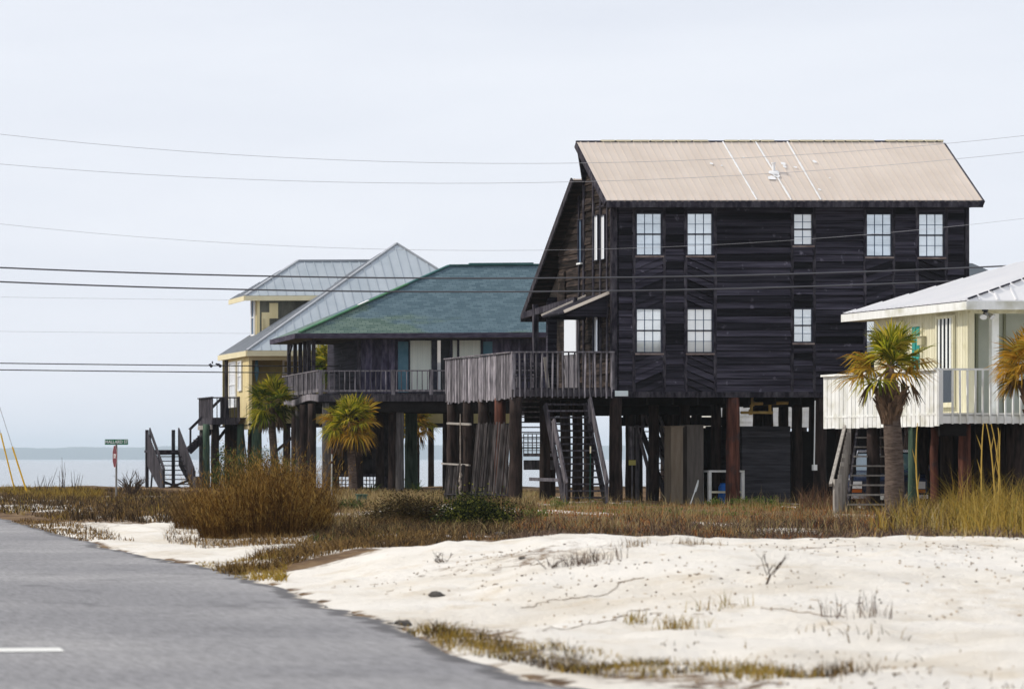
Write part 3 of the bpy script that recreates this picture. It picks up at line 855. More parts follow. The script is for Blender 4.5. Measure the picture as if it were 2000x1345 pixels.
# --- awning over the side doors
q = MB(); A = [(0, .22, Z_at(571, 85.2)), (0, 2.0, Z_at(578, 87)), (-1.38, 2.0, Z_at(617, 87)), (-1.38, .22, Z_at(609, 85.2))]
trim_cream = mat('trim_cream', (.90, .80, .68), rough=.6); q.prism(A, (0, 0, -.06)); aw = q.build('awning', dark_siding, house)
q = MB()
for i, j in ((0, 3), (1, 2)):
    q = MB(); q.beam(Vector(A[i]) + Vector((0, -.02 if i == 0 else .02, .01)), Vector(A[j]) + Vector((0, -.02 if i == 0 else .02, .01)), .03, .085)
    q.build('edge_trim', trim_cream, aw)
q = MB()
for v in (.28, 1.94):
    q = MB(); q.prism([(-.05, v, A[0][2] - .08), (-1.3, v, A[3][2] - .08), (-1.2, v, A[3][2] - .14), (-.05, v, A[3][2] - .16)], (0, .04, 0)); q.build('bracket', dark_siding, aw)
# --- side deck
DX = X_at(1000, 85) - H.X0
ZD = ZF
q = MB(); s = 0
while s < 5.9:
    q.box(DX + .03, 0, s, s + .13, ZD - .04, ZD); s += .14
q.box(DX + .05, 0, -.01, .03, ZB + .02, ZD - .045); q.box(DX, 0, 5.9, 5.94, ZB, ZD - .045); q.box(DX + .04, DX + .08, .04, 5.9, ZB + .05, ZD - .045)
for u in (DX + .6, DX + 1.2, DX + 1.8, DX + 2.4): q.box(u - .03, u + .03, .03, 5.88, ZB, ZD - .05)
deck = q.build('deck', deck_dark, house)
q = MB(); RT = H.Z(686)
q.box(DX - .03, .02, -.10, -.02, RT - .045, RT)
balusters(q, (DX + .05, -.045), (-.05, -.045), ZB - .02, RT - .04, .165, .036, .03)
for u in (DX + .03, -.02): q.box(u - .045, u + .045, -.06, .03, ZD - .05, RT)
q.build('railing', deck_grey, deck)
q = MB(); q.box(DX - .05, DX + .06, .05, 5.95, RT - .04, RT)
q.box(DX + .02, DX + .06, .05, 5.95, ZD + .1, ZD + .18)
q.beam((DX + .04, 5.9, ZD), (DX + .04, 5.9, RT), .09, .09)
q.build('railing', deck_grey, deck)
q = MB(); paling(q, (DX, 5.95), (DX, -.02), ZB - .07, RT - .05, .105, jt=.045)
q.build('paling', deck_grey, deck, label='closed vertical boards along the deck side')
q = MB(); balusters(q, (DX, 5.92), (0, 5.92), ZD, RT - .05, .2, .035); q.box(DX, 0, 5.9, 5.98, RT - .05, RT)
for z in (.35, .6): q.box(DX, 0, 5.93, 5.96, ZD + z, ZD + z + .09)
q.build('railing', deck_dark, deck)
q = MB(); q.beam((-.38, 5.25, ZD), (-.38, 5.25, 6.35), .15, .15); q.beam((-.38, 1.9, 6.3), (-.38, 6.3, 6.05), .1, .2); q.build('porch_post', dark_trim, house)
# --- pilings
for px, r, m in ((1205, .185, pile_brown), (1434, .19, pile_red), (1605, .175, pile_brown), (1790, .18, pile_brown)):
    piling(house, ub(px), .10, -.3, ZB - .01, r, m)
for v, m, r in ((-.0, pile_brown, .19), (1.3, pile_red, .17), (2.75, pile_brown, .17), (4.1, pile_brown, .17), (5.6, pile_brown, .17)):
    piling(house, DX + .16, v + .14, -.3, ZB, r, m)
for px, v in ((1064, 1.6), (1104, 2.6), (1128, 3.4), (1232, 4.4), (1360, 3.6), (1277, 2.2), (1315, 3.0), (1337, 2.6), (1398, 2.4), (1500, 2.9), (1557, 2.0), (1640, 3), (1245, 4.9), (1300, 5.4), (1150, 5.5), (1075, 5.2), (1420, 5.5), (1480, 5.4), (1530, 5.4), (1590, 5.5)):
    piling(house, H.U(px, v), v, -.3, ZB - .05, .155, pile_brown)
# boxed-in columns and the storage room
for a, b, c, v, m in ((1311, 1334, 834, .8, mat('ply_brown', (.17, .135, .10), (.24, .20, .15), 3, (3, 3, .4), rough=.9)), (1342, 1374, 832, 1.1, mat('ply_grey', (.11, .10, .09), (.17, .15, .135), 3, (3, 3, .4), rough=.9))):
    q = MB(); u0, u1 = H.U(a, v), H.U(b, v); z1 = H.Z(c, v)
    q.box(u0, u1, v, v + .5, -.2, z1); q.box(u0 - .03, u1 + .03, v - .03, v + .53, z1, z1 + .04)
    q.build('boxed_column', m, house)
q = MB(); v = 1.6; u0, u1 = H.U(1449, v), H.U(1543, v)
boards(q, rect(u0, u1, -.1, H.Z(832, v)), 0, .17, .015, out=lambda s, d, z: (s, v - d, z))
q.box(u0, u1, v + .02, v + 2.4, -.1, H.Z(832, v) - .02)
q.build('storage_room', mat('storage_board', (.03, .03, .036), (.065, .064, .075), 3, (.5, .5, 6), rough=.85, island=.35), house)
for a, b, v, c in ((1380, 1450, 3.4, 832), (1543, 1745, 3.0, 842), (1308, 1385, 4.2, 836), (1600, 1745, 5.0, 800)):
    q = MB(); q.box(H.U(a, v), H.U(b, v), v, v + .08, -.1, H.Z(c, v)); q.build('shade_partition', under_shade, house)  # near-black sheets added to stand for the darkness under the house
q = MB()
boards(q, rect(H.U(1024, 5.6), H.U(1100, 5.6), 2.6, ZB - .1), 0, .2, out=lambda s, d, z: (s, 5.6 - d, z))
q.build('shade_partition', under_shade, house)  # near-black boards, under-house darkness in the colour
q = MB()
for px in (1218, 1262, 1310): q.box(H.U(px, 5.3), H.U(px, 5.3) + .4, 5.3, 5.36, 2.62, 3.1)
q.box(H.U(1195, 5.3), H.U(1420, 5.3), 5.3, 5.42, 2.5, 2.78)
q.build('beam', under_shade, house)
# yellow waste pipes below the floor
q = MB(); v = .9
P3 = lambda px, py, vv=v: H.at(px, py, vv)
q.tube([P3(1469, 770), P3(1467, 805)], .045, 10); q.tube([P3(1447, 805.5), P3(1481, 805)], .042, 10)
q.tube([P3(1481, 805), P3(1509, 805.5)], .042, 10); q.tube([P3(1503, 770), P3(1504, 805)], .042, 10)
q.tube([P3(1470, 788), P3(1552, 786), P3(1560, 784), P3(1562, 778), P3(1562, 768)], .05, 10)
q.tube([P3(1469, 783), P3(1469, 793)], .062, 10); q.tube([P3(1466, 799), P3(1466, 810)], .058, 10); q.tube([P3(1540, 786.5), P3(1552, 786)], .06, 10)
q.build('drain_pipe', pipe_yellow, house, smooth=True)
q = MB(); q.box(ub(1197), ub(1223), -.16, -.14, zb(774), zb(763)); q.build('house_plate', mat('plate_pale', (.66, .76, .78), (.74, .82, .83), 6, rough=.5), house, bevel=.01)
q = MB(); q.tube([P3(1592, 782, -.03), P3(1591, 860, -.03), P3(1590, 915, -.03)], .018, 8); q.box(H.U(1588, -.1), H.U(1595, -.1), -.14, -.02, H.Z(918), H.Z(907)); q.build('conduit', sign_white, house)
# stairs
w_ = X_at(1186, 83.4) - X_at(1106, 83.4)
a_ = (X_at(1106, 83.3) - H.X0, -1.7, .0)
stair_flight(house, 'stairs', a_, (a_[0] - .05, -.15, ZB - .15), (1, 0, 0), w_, 16, deck_dark, deck_dark, .22, .05, .72, mat('rail_grey', (.05, .046, .055), (.19, .175, .19), 3, (3, 3, .5), rough=.9, bump=.2), capw=.2, ends=(.60, .80))
q = MB(); v = 4.4
for i in range(10): z = H.Z(784 + 10 * i, v); q.box(H.U(1021, v), H.U(1056, v), v, v + .2, z - .02, z + .02)
q.build('rung', deck_grey, house, label='open grey rungs between the deck pilings')
a3 = (H.U(1284, 3.6), 2.6, .0)
stair_flight(house, 'stairs', a3, (a3[0], 4.8, 2.4), (1, 0, 0), .42, 12, deck_dark, deck_dark, .2, .03, .75, deck_grey)
# small gate rails behind the corner piling
q = MB(); v = 3.2
for a, b in ((1228, 1238),):
    boards(q, rect(H.U(a, v), H.U(b, v), H.Z(897, v), H.Z(832, v)), math.pi / 2, .07, out=lambda s, d, z: (s, v - d, z))
q.beam(P3(1243, 830, v), P3(1265, 912, v), .05, .16, (0, 1, 0)); q.beam(P3(1265, 905, v), P3(1265, 995, v), .08, .08)
q.beam(P3(1288, 830, v), P3(1302, 885, v), .05, .15, (0, 1, 0)); q.beam(P3(1240, 833, v), P3(1268, 833, v), .05, .06, (0, 1, 0))
q.beam(P3(1245, 830, v), P3(1245, 995, v), .09, .09)
q.build('stair_gate', deck_grey, house)
# lattice frame and cross rail left of the stairs
q = MB(); v = 4.6
u0, u1, z0, z1 = H.U(1023, v), H.U(1082, v), H.Z(890, v), H.Z(847, v)
for i in range(8): q.box(u0 + (u1 - u0) * i / 7 - .012, u0 + (u1 - u0) * i / 7 + .012, v, v + .02, z0, z1)
for i in range(5): q.box(u0, u1, v - .012, v + .008, z0 + (z1 - z0) * i / 4 - .012, z0 + (z1 - z0) * i / 4 + .012)
q.box(u0, u1, v - .03, v + .03, H.Z(917, v), H.Z(898, v)); q.box(u0, u1, v - .03, v + .03, H.Z(891, v), H.Z(885, v))
q.build('lattice_panel', deck_grey, house)
q = MB(); q.beam((DX + .3, -.6, Z_at(935, 84.4)), (a_[0] + .0, -1.2, Z_at(937, 84)), .05, .10); q.build('cross_rail', deck_grey, house)

# --- slatted screen leaning under the deck
def slat_screen(x0, y0, x1, y1, z0a, z1a, lean, n, name, label):
    t = thing(name, label, 'fence', (x0, y0, 0))
    q = MB()
    dx, dy = x1 - x0, y1 - y0
    for i in range(n):
        f = (i + .5) / n; x, y = dx * f, dy * f
        j = random.uniform(-.02, .02)
        q.beam((x + j, y, z0a + random.uniform(-.03, .03)), (x + lean + j, y + .12, z1a + random.uniform(-.05, .05)), math.hypot(dx, dy) / n * random.uniform(.86, 1.02), .02, (0, 1, 0))
    q.build('slat_panel', mat(name + '_board', (.035, .031, .03), (.17, .15, .145), 4, (4, 4, .35), .35, .7, .9, .6, .2), t)
    q = MB(); q.beam((.0, -.03, z0a + .35), (dx, dy - .03, z0a + .35), .04, .08, (0, 1, 0)); q.build('rail', deck_dark, t)
    return t
slat_screen(X_at(917, 86.2), 86.2, X_at(1001, 85.3), 85.3, .02, Z_at(826, 85.6), .26, 34, 'slat_screen', 'grooved grey slat screen leaning under the deck of the dark house')
t = slat_screen(X_at(868, 88), 88, X_at(900, 86.6), 86.6, .02, Z_at(906, 88), .16, 12, 'slat_screen', 'short slat screen with a pale top rail beneath the deck corner')
q = MB(); q.beam((-.08, -.05, Z_at(905, 88)), (X_at(918, 86.6) - X_at(868, 88), -1.35, Z_at(908, 87)), .05, .08, (0, 1, 0)); q.build('top_rail', deck_pale, t)
t = thing('rope_rail', 'pale wooden rail tied around the deck pilings with a hanging rope', 'rail', (X_at(870, 89.6), 89.4, 0))
q = MB(); q.beam((0, 0, Z_at(826, 89)), (X_at(919, 86.4) - X_at(870, 89.6), -3.0, Z_at(829, 87)), .05, .07, (0, 1, 0)); q.build('rail', deck_pale, t)
q = MB(); xr = X_at(899, 86.2) - X_at(870, 89.6)
q.tube([(xr, -3.2, Z_at(808 + 17 * i, 86.2)) for i in range(9)], [.012 + .008 * (i % 2) for i in range(9)], 6)
q.tube([(xr + .02 * math.sin(i * 2), -3.2, Z_at(922 + 6 * i, 86.2)) for i in range(8)], [.03 + .02 * (i % 2) for i in range(8)], 6)
q.build('rope', mat('rope', (.2, .16, .13), (.4, .36, .32), 20, rough=.95), t)

# --- loose things below the dark house
t = thing('work_table', 'white frame work table standing behind the red piling', 'table', (X_at(1420, 86), 86, 0))
zt = Z_at(918, 86)
q = MB(); q.box(-.55, .53, 0, .65, zt - .06, zt); q.build('table_top', white_paint, t)
for x in (-.51, .49):
    for y in (.05, .6):
        q = MB(); q.box(x - .045, x + .045, y - .045, y + .045, -.1, zt - .061); q.build('leg', white_paint, t)
q = MB(); q.box(-.46, .44, .03, .07, .42, .48); q.build('cross_bar', cream_paint, t)
t = thing('plastic_drum', 'blue plastic drum under the white work table', 'drum', (X_at(1417, 86.3), 86.32, 0))
q = MB(); q.tube([(0, 0, -.02), (0, 0, .02), (0, 0, .28), (0, 0, .30), (0, 0, .33), (0, 0, .35), (0, 0, .60), (0, 0, .63), (0, 0, .68)], [.17, .19, .2, .21, .21, .2, .195, .18, .15], 20); q.build('drum_body', blue_plastic, t, smooth=True)
q = MB(); q.tube([(0, 0, .681), (0, 0, .72)], [.15, .14], 16); q.build('lid', blue_plastic, t)
t = thing('paddle', 'white paddle propped against a boxed column', 'paddle', (X_at(1346, 85.2), 85.2, 0))
q = MB(); q.tube([(0, 0, .0), (.30, .25, .55)], .018, 8); q.build('shaft', sign_white, t)
q = MB(); q.prism([(.25, .24, .47), (.31, .24, .46), (.40, .30, .66), (.43, .33, .80), (.41, .33, .83), (.35, .30, .70)], (0, .02, 0)); q.build('blade', sign_white, t)
t = thing('notice_stake', 'small yellow notice on a thin wooden stake', 'notice', (X_at(1235, 87), 87, 0))
q = MB(); q.box(-.02, .02, 0, .03, -.1, 1.3); q.build('stake', deck_grey, t)
q = MB(); q.box(-.11, .10, -.015, 0, Z_at(908, 87), Z_at(898, 87)); q.build('plate', mat('notice_yellow', (.55, .50, .16), rough=.6), t)
t = thing('marker_rod', 'thin dark green rod with pale tip before the stairs', 'rod', (X_at(1152, 82.6), 82.6, 0))
q = MB(); q.tube([(0, 0, -.1), (.02, 0, 1.62)], .014, 6); q.build('rod', mat('rod_green', (.02, .06, .05), rough=.6), t)
q = MB(); q.tube([(.02, 0, 1.62), (.022, 0, 1.82)], .02, 6); q.build('tip', cream_paint, t)
t = thing('patio_bench', 'weathered slatted bench on the deck behind the railing', 'bench', (X_at(1040, 87.5), 87.5, ZD))
q = MB()
for i in range(4): q.box(-.5, .5, i * .11, i * .11 + .09, .40, .43)
q.build('seat', deck_dark, t)
q = MB()
for i in range(3): q.box(-.5, .5, .46, .49, .5 + i * .13, .6 + i * .13)
q.build('backrest', deck_dark, t)
for x in (-.45, .45):
    for y, h in ((.03, .4), (.44, .85)):
        q = MB(); q.box(x - .03, x + .03, y - .03, y + .03, 0, h); q.build('leg', deck_grey, t)
t = thing('leaning_board', 'pale plank leaning against the inside of the deck railing', 'plank', (X_at(1072, 85.3), 85.25, ZD))
q = MB(); q.beam((.0, .1, 0), (-.14, .0, .92), .09, .03, (0, 1, 0)); q.build('plank', deck_pale, t)

# ================================================================== green-roofed house
G = Frame(623, 113.3, 6.2)
gh = thing('stilt_house', 'low dark house on stilts under a mossy blue-green shingle roof with blue shutters', 'house', G.loc, G.rz)
VW = 1.5; GR = 13.2; GD = 8.0
zr = G.Z(723); zdk = G.Z(768); zrim0, zrim1 = G.Z(784), G.Z(771)
gf = lambda s, d, z: (s, VW - d, z)
uW0 = G.U(698, VW); zev = G.Z(651, .3, -.6); zso = zev - .22
q = MB(); q.box(uW0, GR, VW, VW + .14, zdk - .1, zso + .1); q.box(GR - .14, GR, VW + .14, GD, zdk - .1, zso + .1)
q.box(uW0, GR, GD - .14, GD, zdk - .1, zso + .1); q.box(uW0, uW0 + .14, VW + .14, GD - .14, zdk - .1, zso + .1)
q.build('wall', dark_siding, gh)
q = MB(gf); u = uW0
violet_board = mat('violet_board', (.035, .03, .055), (.13, .12, .17), 3, (2.5, 2.5, .6), .4, .75, .85, .35, .2)
while u < GR:
    q.box(u + .01, u + .29, 0, .018, zdk, zso + .05); q.box(u - .025, u + .025, 0, .04, zdk, zso + .05); u += .30
q.build('siding', violet_board, gh)
q = MB(gf)
q.box(G.U(697, VW), G.U(704, VW), 0, .07, zdk, zso)
q.build('trim_board', dark_trim, gh)
for a, b in ((777, 797), (943, 961)):
    q = MB(gf); u0, u1 = G.U(a, VW), G.U(b, VW); z0, z1 = G.Z(766, VW, u0), G.Z(667, VW, u0)
    q.box(u0, u1, .02, .07, z0, z1)
    for z in (z0 + .1, (z0 + z1) / 2, z1 - .1): q.box(u0 + .02, u1 - .02, .07, .085, z - .05, z + .05)
    q.build('shutter', blue_shutter, gh)
u0, u1 = G.U(797, VW), G.U(941, VW); z0, z1 = G.Z(765, VW, u0) + .02, G.Z(665, VW, u0)
q = MB(gf)
q.box(u0, u1, .045, .1, z1, z1 + .09); q.box(u0, u1, .045, .1, z0 - .05, z0)
for a, b in ((797, 800), (842, 853), (878, 883), (892, 896), (938, 941)): q.box(G.U(a, VW), G.U(b, VW), .045, .1, z0, z1)
sdr = q.build('sliding_door', frame_dark, gh)
for a, b, m, d in ((800, 842, curtain, .05), (853, 860, pane_white, .06), (860, 878, interior, .045), (883, 892, curtain, .055), (896, 938, curtain, .05)):
    q = MB(gf); q.box(G.U(a, VW), G.U(b, VW), .02, d, z0, z1)
    q.build('curtain' if m is curtain else 'pane', m, sdr)
u0 = G.U(748, VW)
q = MB(gf)
# roof: hip with its long ridge running along the front
e0 = Vector(G.at(578, 651, .3)); eR = Vector((GR + .8, .3, e0.z)); bL = Vector(G.at(529, 660, 6.4)); bL.z = e0.z
bR = Vector((GR + .8, 6.4 + 1.8, e0.z)); r0 = Vector(G.at(877, 518, 3.3)); r1 = Vector((GR - 3.5, 3.3, r0.z))
q = MB(); roof_plane(q, [e0, eR, r1, r0], .12, ribs=False); gr = q.build('roof', shingle_mat('shingle_front', 'X'), gh)
q = MB(); roof_plane(q, [bL, e0, r0], .12, ribs=False); roof_plane(q, [eR, bR, r1], .12, ribs=False); roof_plane(q, [bR, bL, r0, r1], .12, ribs=False)
q.build('roof', shingle_mat('shingle_side', 'Y'), gh)
q = MB()
q.beam(e0 + (r0 - e0) * .02 + Vector((.02, -.03, .01)), e0 + (r0 - e0) * .72 + Vector((.02, -.03, .01)), .2, .05)
q.build('hip_cap', mat('hip_green', (.05, .15, .08), (.09, .22, .12), 2, rough=.8), gr)
q = MB(); q.beam(e0 + (r0 - e0) * .72, r0, .2, .05); q.beam(r0, r1, .22, .06); q.beam(r0 + Vector((.8, 0, .04)), r0 + Vector((3.3, 0, .04)), .26, .08)
q.build('ridge_cap', mat('ridge_teal', (.035, .10, .10), (.06, .15, .15), 2, rough=.8), gr)
q = MB(); c = e0.lerp(r0, .40); d = (r0 - e0).normalized(); q.beam(c + Vector((0, -.1, .04)), c + d * .5 + Vector((0, -.1, .04)), .14, .03); q.build('flashing', white_seal, gr)
q = MB(); q.beam(e0 + Vector((-.02, -.02, -.10)), eR + Vector((0, -.02, -.10)), .05, .2); q.beam(e0 + Vector((-.02, 0, -.10)), bL + Vector((-.02, 0, -.10)), .05, .2)
q.build('fascia', mat('fascia_violet', (.035, .03, .05), (.09, .08, .11), 3, (1, 1, 4), rough=.85), gh)
q = MB(); q.prism([e0 + Vector((.03, .03, -.2)), eR + Vector((0, .03, -.2)), bR + Vector((0, 0, -.2)), bL + Vector((.03, 0, -.2))], (0, 0, .04)); q.build('soffit', grey_board, gh)
# deck, rails, porch posts
q = MB(); v = 0.02
while v < GD - .1:
    q.box(0, GR if v < VW else uW0 + .1, v, v + .13, zdk - .05, zdk); v += .14
q.box(0, GR, -.03, .03, zrim0, zrim1); gd = q.build('deck', deck_dark, gh)
q = MB(); k = 9
for i in range(k):
    f0, f1 = i / k, (i + 1) / k; s0, s1 = [.09 * math.sin(f * 6.0) + .02 for f in (f0, f1)]
    q.beam((-.03, f0 * (GD - .1), zrim1 - .16 + s0), (-.03, f1 * (GD - .1), zrim1 - .16 + s1), .05, .26)
q.build('side_skirt', deck_grey, gd, label='sagging pale edge board on the left side of the deck')
q = MB(); q.box(0, GR, .0, .05, zr - .05, zr); q.box(0, GR, .01, .04, zdk + .06, zdk + .14); balusters(q, (.2, .025), (GR - 3, .025), zdk + .1, zr - .04, .2, .032, .015)
q.build('railing', deck_grey, gd)
q = MB()
for px in (623, 768, 842):
    q = MB(); u = G.U(px, 0); q.box(u - .07 + .07 * (px == 623), u + .07 + .07 * (px == 623), -.02, .075, zdk - .15, zr + .02); q.build('rail_post', deck_grey, gd)
q = MB(); q.beam((.0, .02, zr), (-.02, GD, zr - .02), .08, .05); q.beam((0, .02, zdk + .12), (0, GD, zdk + .1), .05, .14)
balusters(q, (0, .3), (0, GD - .1), zdk + .1, zr - .04, .19, .06, .02); q.box(-.1, .1, GD - .1, GD + .04, zr - .05, zr + .03)
q.build('railing', deck_grey, gd)
q = MB()
for px in (564, 576, 586, 595, 603, 612):
    v = G.V(px, .02); q = MB(); q.box(-.04, .10, v - .06, v + .06, zdk, zso + .05); q.build('porch_post', dark_trim, gh)
v = G.V(600, .05); q = MB(); q.beam((.05, v, zso - .1), (.6, v, zso + .02), .08, .08); q.beam((.03, GD - .6, zso - .55), (.03, GD - 1.6, zso), .08, .08); q.build('brace', dark_trim, gh)
for px in (668, 676, 684, 691):
    u = G.U(px, 5.5); q = MB(); q.box(u - .07, u + .07, 5.45, 5.6, zdk, zso + .05); q.build('porch_post', dark_trim, gh)
# pilings, joists, enclosure
q = MB(); q.box(.1, GR, .12, GD, zrim0 - .02, zdk - .06); q.box(.2, GR, .1, .3, zrim0 - .42, zrim0 - .02); q.box(.2, GR, 4.2, 4.4, zrim0 - .42, zrim0 - .02); q.build('floor_frame', under_shade, gh)
for px, v, r, m in ((637, .2, .16, pile_grey), (781, .3, .16, pile_grey), (768, .9, .2, pile_brown), (609, 1.6, .17, pile_brown), (594, 3.6, .19, pile_brown), (585, 5.2, .16, pile_grey), (577, 7.4, .18, pile_brown),
                    (803, 6.6, .26, pile_green), (871, 4.5, .12, pile_brown), (700, 4.0, .17, pile_brown), (742, 4.5, .17, pile_brown), (655, 7.6, .17, pile_green), (900, 2, .17, pile_brown), (960, 4, .17, pile_brown), (1010, 6, .17, pile_brown)):
    piling(gh, G.U(px, v), v, -.3, zrim0 - .05, r, m)
q = MB(); v = 5.6; u0, u1 = G.U(648, v), G.U(765, v); zt, zm = zrim0, G.Z(930, v)
boards(q, rect(u0, u1, zm, zt), math.pi / 2, .16, .0, .02, .02, .012, out=lambda s, d, z: (s, v - d, z))
q.box(u0, u1, v + .03, v + .06, zm, zt); q.build('under_screen', mat('under_board', (.012, .011, .012), (.04, .037, .04), 3, rough=.9, island=.5), gh)
q = MB(); u2 = G.U(736, v); b0 = G.Z(968, v)
for i in range(14): x = u0 + (u2 - u0) * i / 13; q.box(x - .018, x + .018, v, v + .02, -.2, zm)
for i in range(6): z = zm + (b0 - zm) * i / 5; q.box(u0, u2, v - .012, v + .01, z - .016, z + .016)
q.box(u0, u2, v - .03, v + .03, zm, zm + .12); q.box(u2, u1, v, v + .05, -.2, zm)
q.build('lattice_panel', dark_trim, gh)
q = MB(); q.beam((G.U(575, 7.5), 7.5, G.Z(850, 7.5)), (G.U(530, 7.5), 7.7, G.Z(890, 7.5)), .12, .12); q.build('brace', dark_trim, gh)

# ================================================================== yellow house
Y_ = Frame(487, 128, 3)
yh = thing('stilt_house', 'yellow house on stilts with a stepped grey metal roof', 'house', Y_.loc, Y_.rz)
ze = Y_.Z(684, -.4); zf1 = ze - .28
VL = Y_.V(446); yf = lambda s, d, z: (s, -d, z); yl = lambda s, d, z: (-d, s, z); ylw = lambda s, d, z: (-.05 - d, s, z)
zfl = Y_.Z(820); zbt = Y_.Z(838)
q = MB(); q.box(-.02, .12, 0, VL, Y_.Z(776), zf1 + .2); q.box(-.02, .12, 0, Y_.V(466), zbt, Y_.Z(776)); w = q.build('wall', yellow_paint, yh)
q = MB(yl); s = .02
while s < VL: q.box(s, s + .014, .02, .032, Y_.Z(776) if s > Y_.V(466) else zbt, zf1); s += .3
q.build('batten', yellow_paint, w)
q = MB(); q.box(.12, 12, 1.5, 1.64, zfl - .2, zf1 + .1); q.box(11.8, 12, 1.64, 6.5, zfl - .2, zf1 + .1); q.box(.12, 11.8, 6.4, 6.5, zfl - .2, zf1 + .1); q.build('wall', mat('yellow_shaded', (.30, .25, .11), (.38, .32, .16), 2, rough=.8), yh, label='recessed yellow porch wall with its shade in the colour')  # yellow wall darkened: porch shade put into the colour
q = MB(); q.box(.0, 12, -.02, .12, Y_.Z(703) - .0, zf1 + .1); q.box(-.04, .22, -.05, .10, Y_.Z(698), zf1 + .1); q.build('porch_header', yellow_pale, yh)
q = MB(); q.box(-.02, 12, -.0, 6.5, zbt + .15, zfl - .2); q.box(-.05, 12, -.05, 0, zbt + .2, zfl - .15); q.build('floor_frame', under_shade, yh)
q = MB(); q.box(-.15, .03, VL - .05, VL + .1, -.2, zf1); q.build('corner_post', dark_trim, yh)
window(yh, ylw, Y_.V(463), Y_.V(451), Y_.Z(792, 2), Y_.Z(707, 2), 4, 4, frame_white, pane_white, .06, .05, sill=False)
window(yh, ylw, Y_.V(474), Y_.V(468), Y_.Z(760, 1), Y_.Z(706, 1), 1, 2, frame_white, pane_white, .06, .05, sill=False)
u0, u1 = Y_.U(555, 1.5), Y_.U(586, 1.5)
window(yh, lambda s, d, z: (s, 1.5 - d, z), u0, u1, Y_.Z(727, 1.5), Y_.Z(706, 1.5), 1, 2, frame_white, pane_dark, .08, .03, sill=False)
q = MB(); u = Y_.U(501, .4); q.tube([(u, .4, Y_.Z(745)), (u, .4, Y_.Z(725)), (u, .4, Y_.Z(699))], [.03, .12, .05], 8); q.build('rolled_awning', blue_shutter, yh)
# roofs
A0 = Vector(Y_.at(482, 684, -.4)); B0 = Vector(Y_.at(1107, 684, -.4)); B0.z = A0.z; C0 = Vector(Y_.at(427, 693, 5.6)); C0.z = A0.z; AP = Vector(Y_.at(775, 475, 4.5)); D0 = Vector((B0.x, 9, A0.z))
q = MB(); roof_plane(q, [A0, B0, AP], .06, .42, .04, .03); yr = q.build('roof', grey_metal, yh)
grey_metal_dk = mat('grey_metal_shaded', (.27, .29, .315), (.34, .36, .39), 1.0, rough=.45, spec=.5)  # darker copy of the roof metal: the unlit side put into colour
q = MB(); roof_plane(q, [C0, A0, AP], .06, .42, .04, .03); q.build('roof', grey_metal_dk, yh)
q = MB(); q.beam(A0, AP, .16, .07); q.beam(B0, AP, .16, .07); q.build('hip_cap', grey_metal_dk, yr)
q = MB(); q.beam(A0 + Vector((0, -.02, -.14)), B0 + Vector((0, -.02, -.14)), .05, .24); q.beam(A0 + Vector((-.02, 0, -.14)), C0 + Vector((-.02, 0, -.14)), .05, .24); q.build('fascia', yellow_pale, yh)
q = MB(); q.prism([A0 + Vector((.02, .02, -.25)), B0 + Vector((0, .02, -.25)), D0 + Vector((0, 0, -.25)), C0 + Vector((.02, 0, -.25))], (0, 0, .03)); q.build('soffit', yellow_pale, yh)
# upper storey
vd = 3.9; a0 = Vector(Y_.at(478, 577, vd - .4)); b0 = Vector(Y_.at(640, 577, vd - .4)); b0.z = a0.z
r0_, r1_ = Vector(Y_.at(582, 509, vd + 1.6)), Vector(Y_.at(740, 509, vd + 1.6)); r1_.z = r0_.z; c0 = Vector((a0.x, vd + 3.0, a0.z))
q = MB(); roof_plane(q, [a0, b0, r1_, r0_], .06, .42, .04, .03); yr2 = q.build('roof', grey_metal, yh)
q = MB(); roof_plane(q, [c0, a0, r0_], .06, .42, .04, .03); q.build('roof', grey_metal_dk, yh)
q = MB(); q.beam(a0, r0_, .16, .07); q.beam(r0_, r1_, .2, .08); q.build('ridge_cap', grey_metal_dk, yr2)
q = MB(); q.beam(a0 + Vector((0, -.02, -.13)), b0 + Vector((0, -.02, -.13)), .05, .22); q.beam(a0 + Vector((-.02, 0, -.13)), c0 + Vector((-.02, 0, -.13)), .05, .22); q.build('fascia', yellow_pale, yh)
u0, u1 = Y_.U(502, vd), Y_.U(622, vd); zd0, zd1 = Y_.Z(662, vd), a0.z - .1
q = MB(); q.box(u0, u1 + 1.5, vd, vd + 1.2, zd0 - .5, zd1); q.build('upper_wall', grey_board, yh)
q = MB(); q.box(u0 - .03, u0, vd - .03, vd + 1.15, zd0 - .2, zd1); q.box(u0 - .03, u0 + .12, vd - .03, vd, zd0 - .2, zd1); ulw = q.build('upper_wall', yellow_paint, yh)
q = MB()
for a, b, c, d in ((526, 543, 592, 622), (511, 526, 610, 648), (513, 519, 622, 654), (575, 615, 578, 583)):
    q = MB(); q.box(Y_.U(a, vd), Y_.U(b, vd), vd - .02, vd - .001, Y_.Z(d, vd), Y_.Z(c, vd)); q.build('yellow_patch', yellow_paint, yh, label='yellow patch on the grey upper wall')  # yellow rectangles set on the grey upper wall

window(yh, lambda s, d, z: (u0 - .065 - d, s, z), vd + .25, vd + .8, Y_.Z(652, vd), Y_.Z(586, vd), 1, 2, frame_white, pane_blue, .1, .04, sill=False)
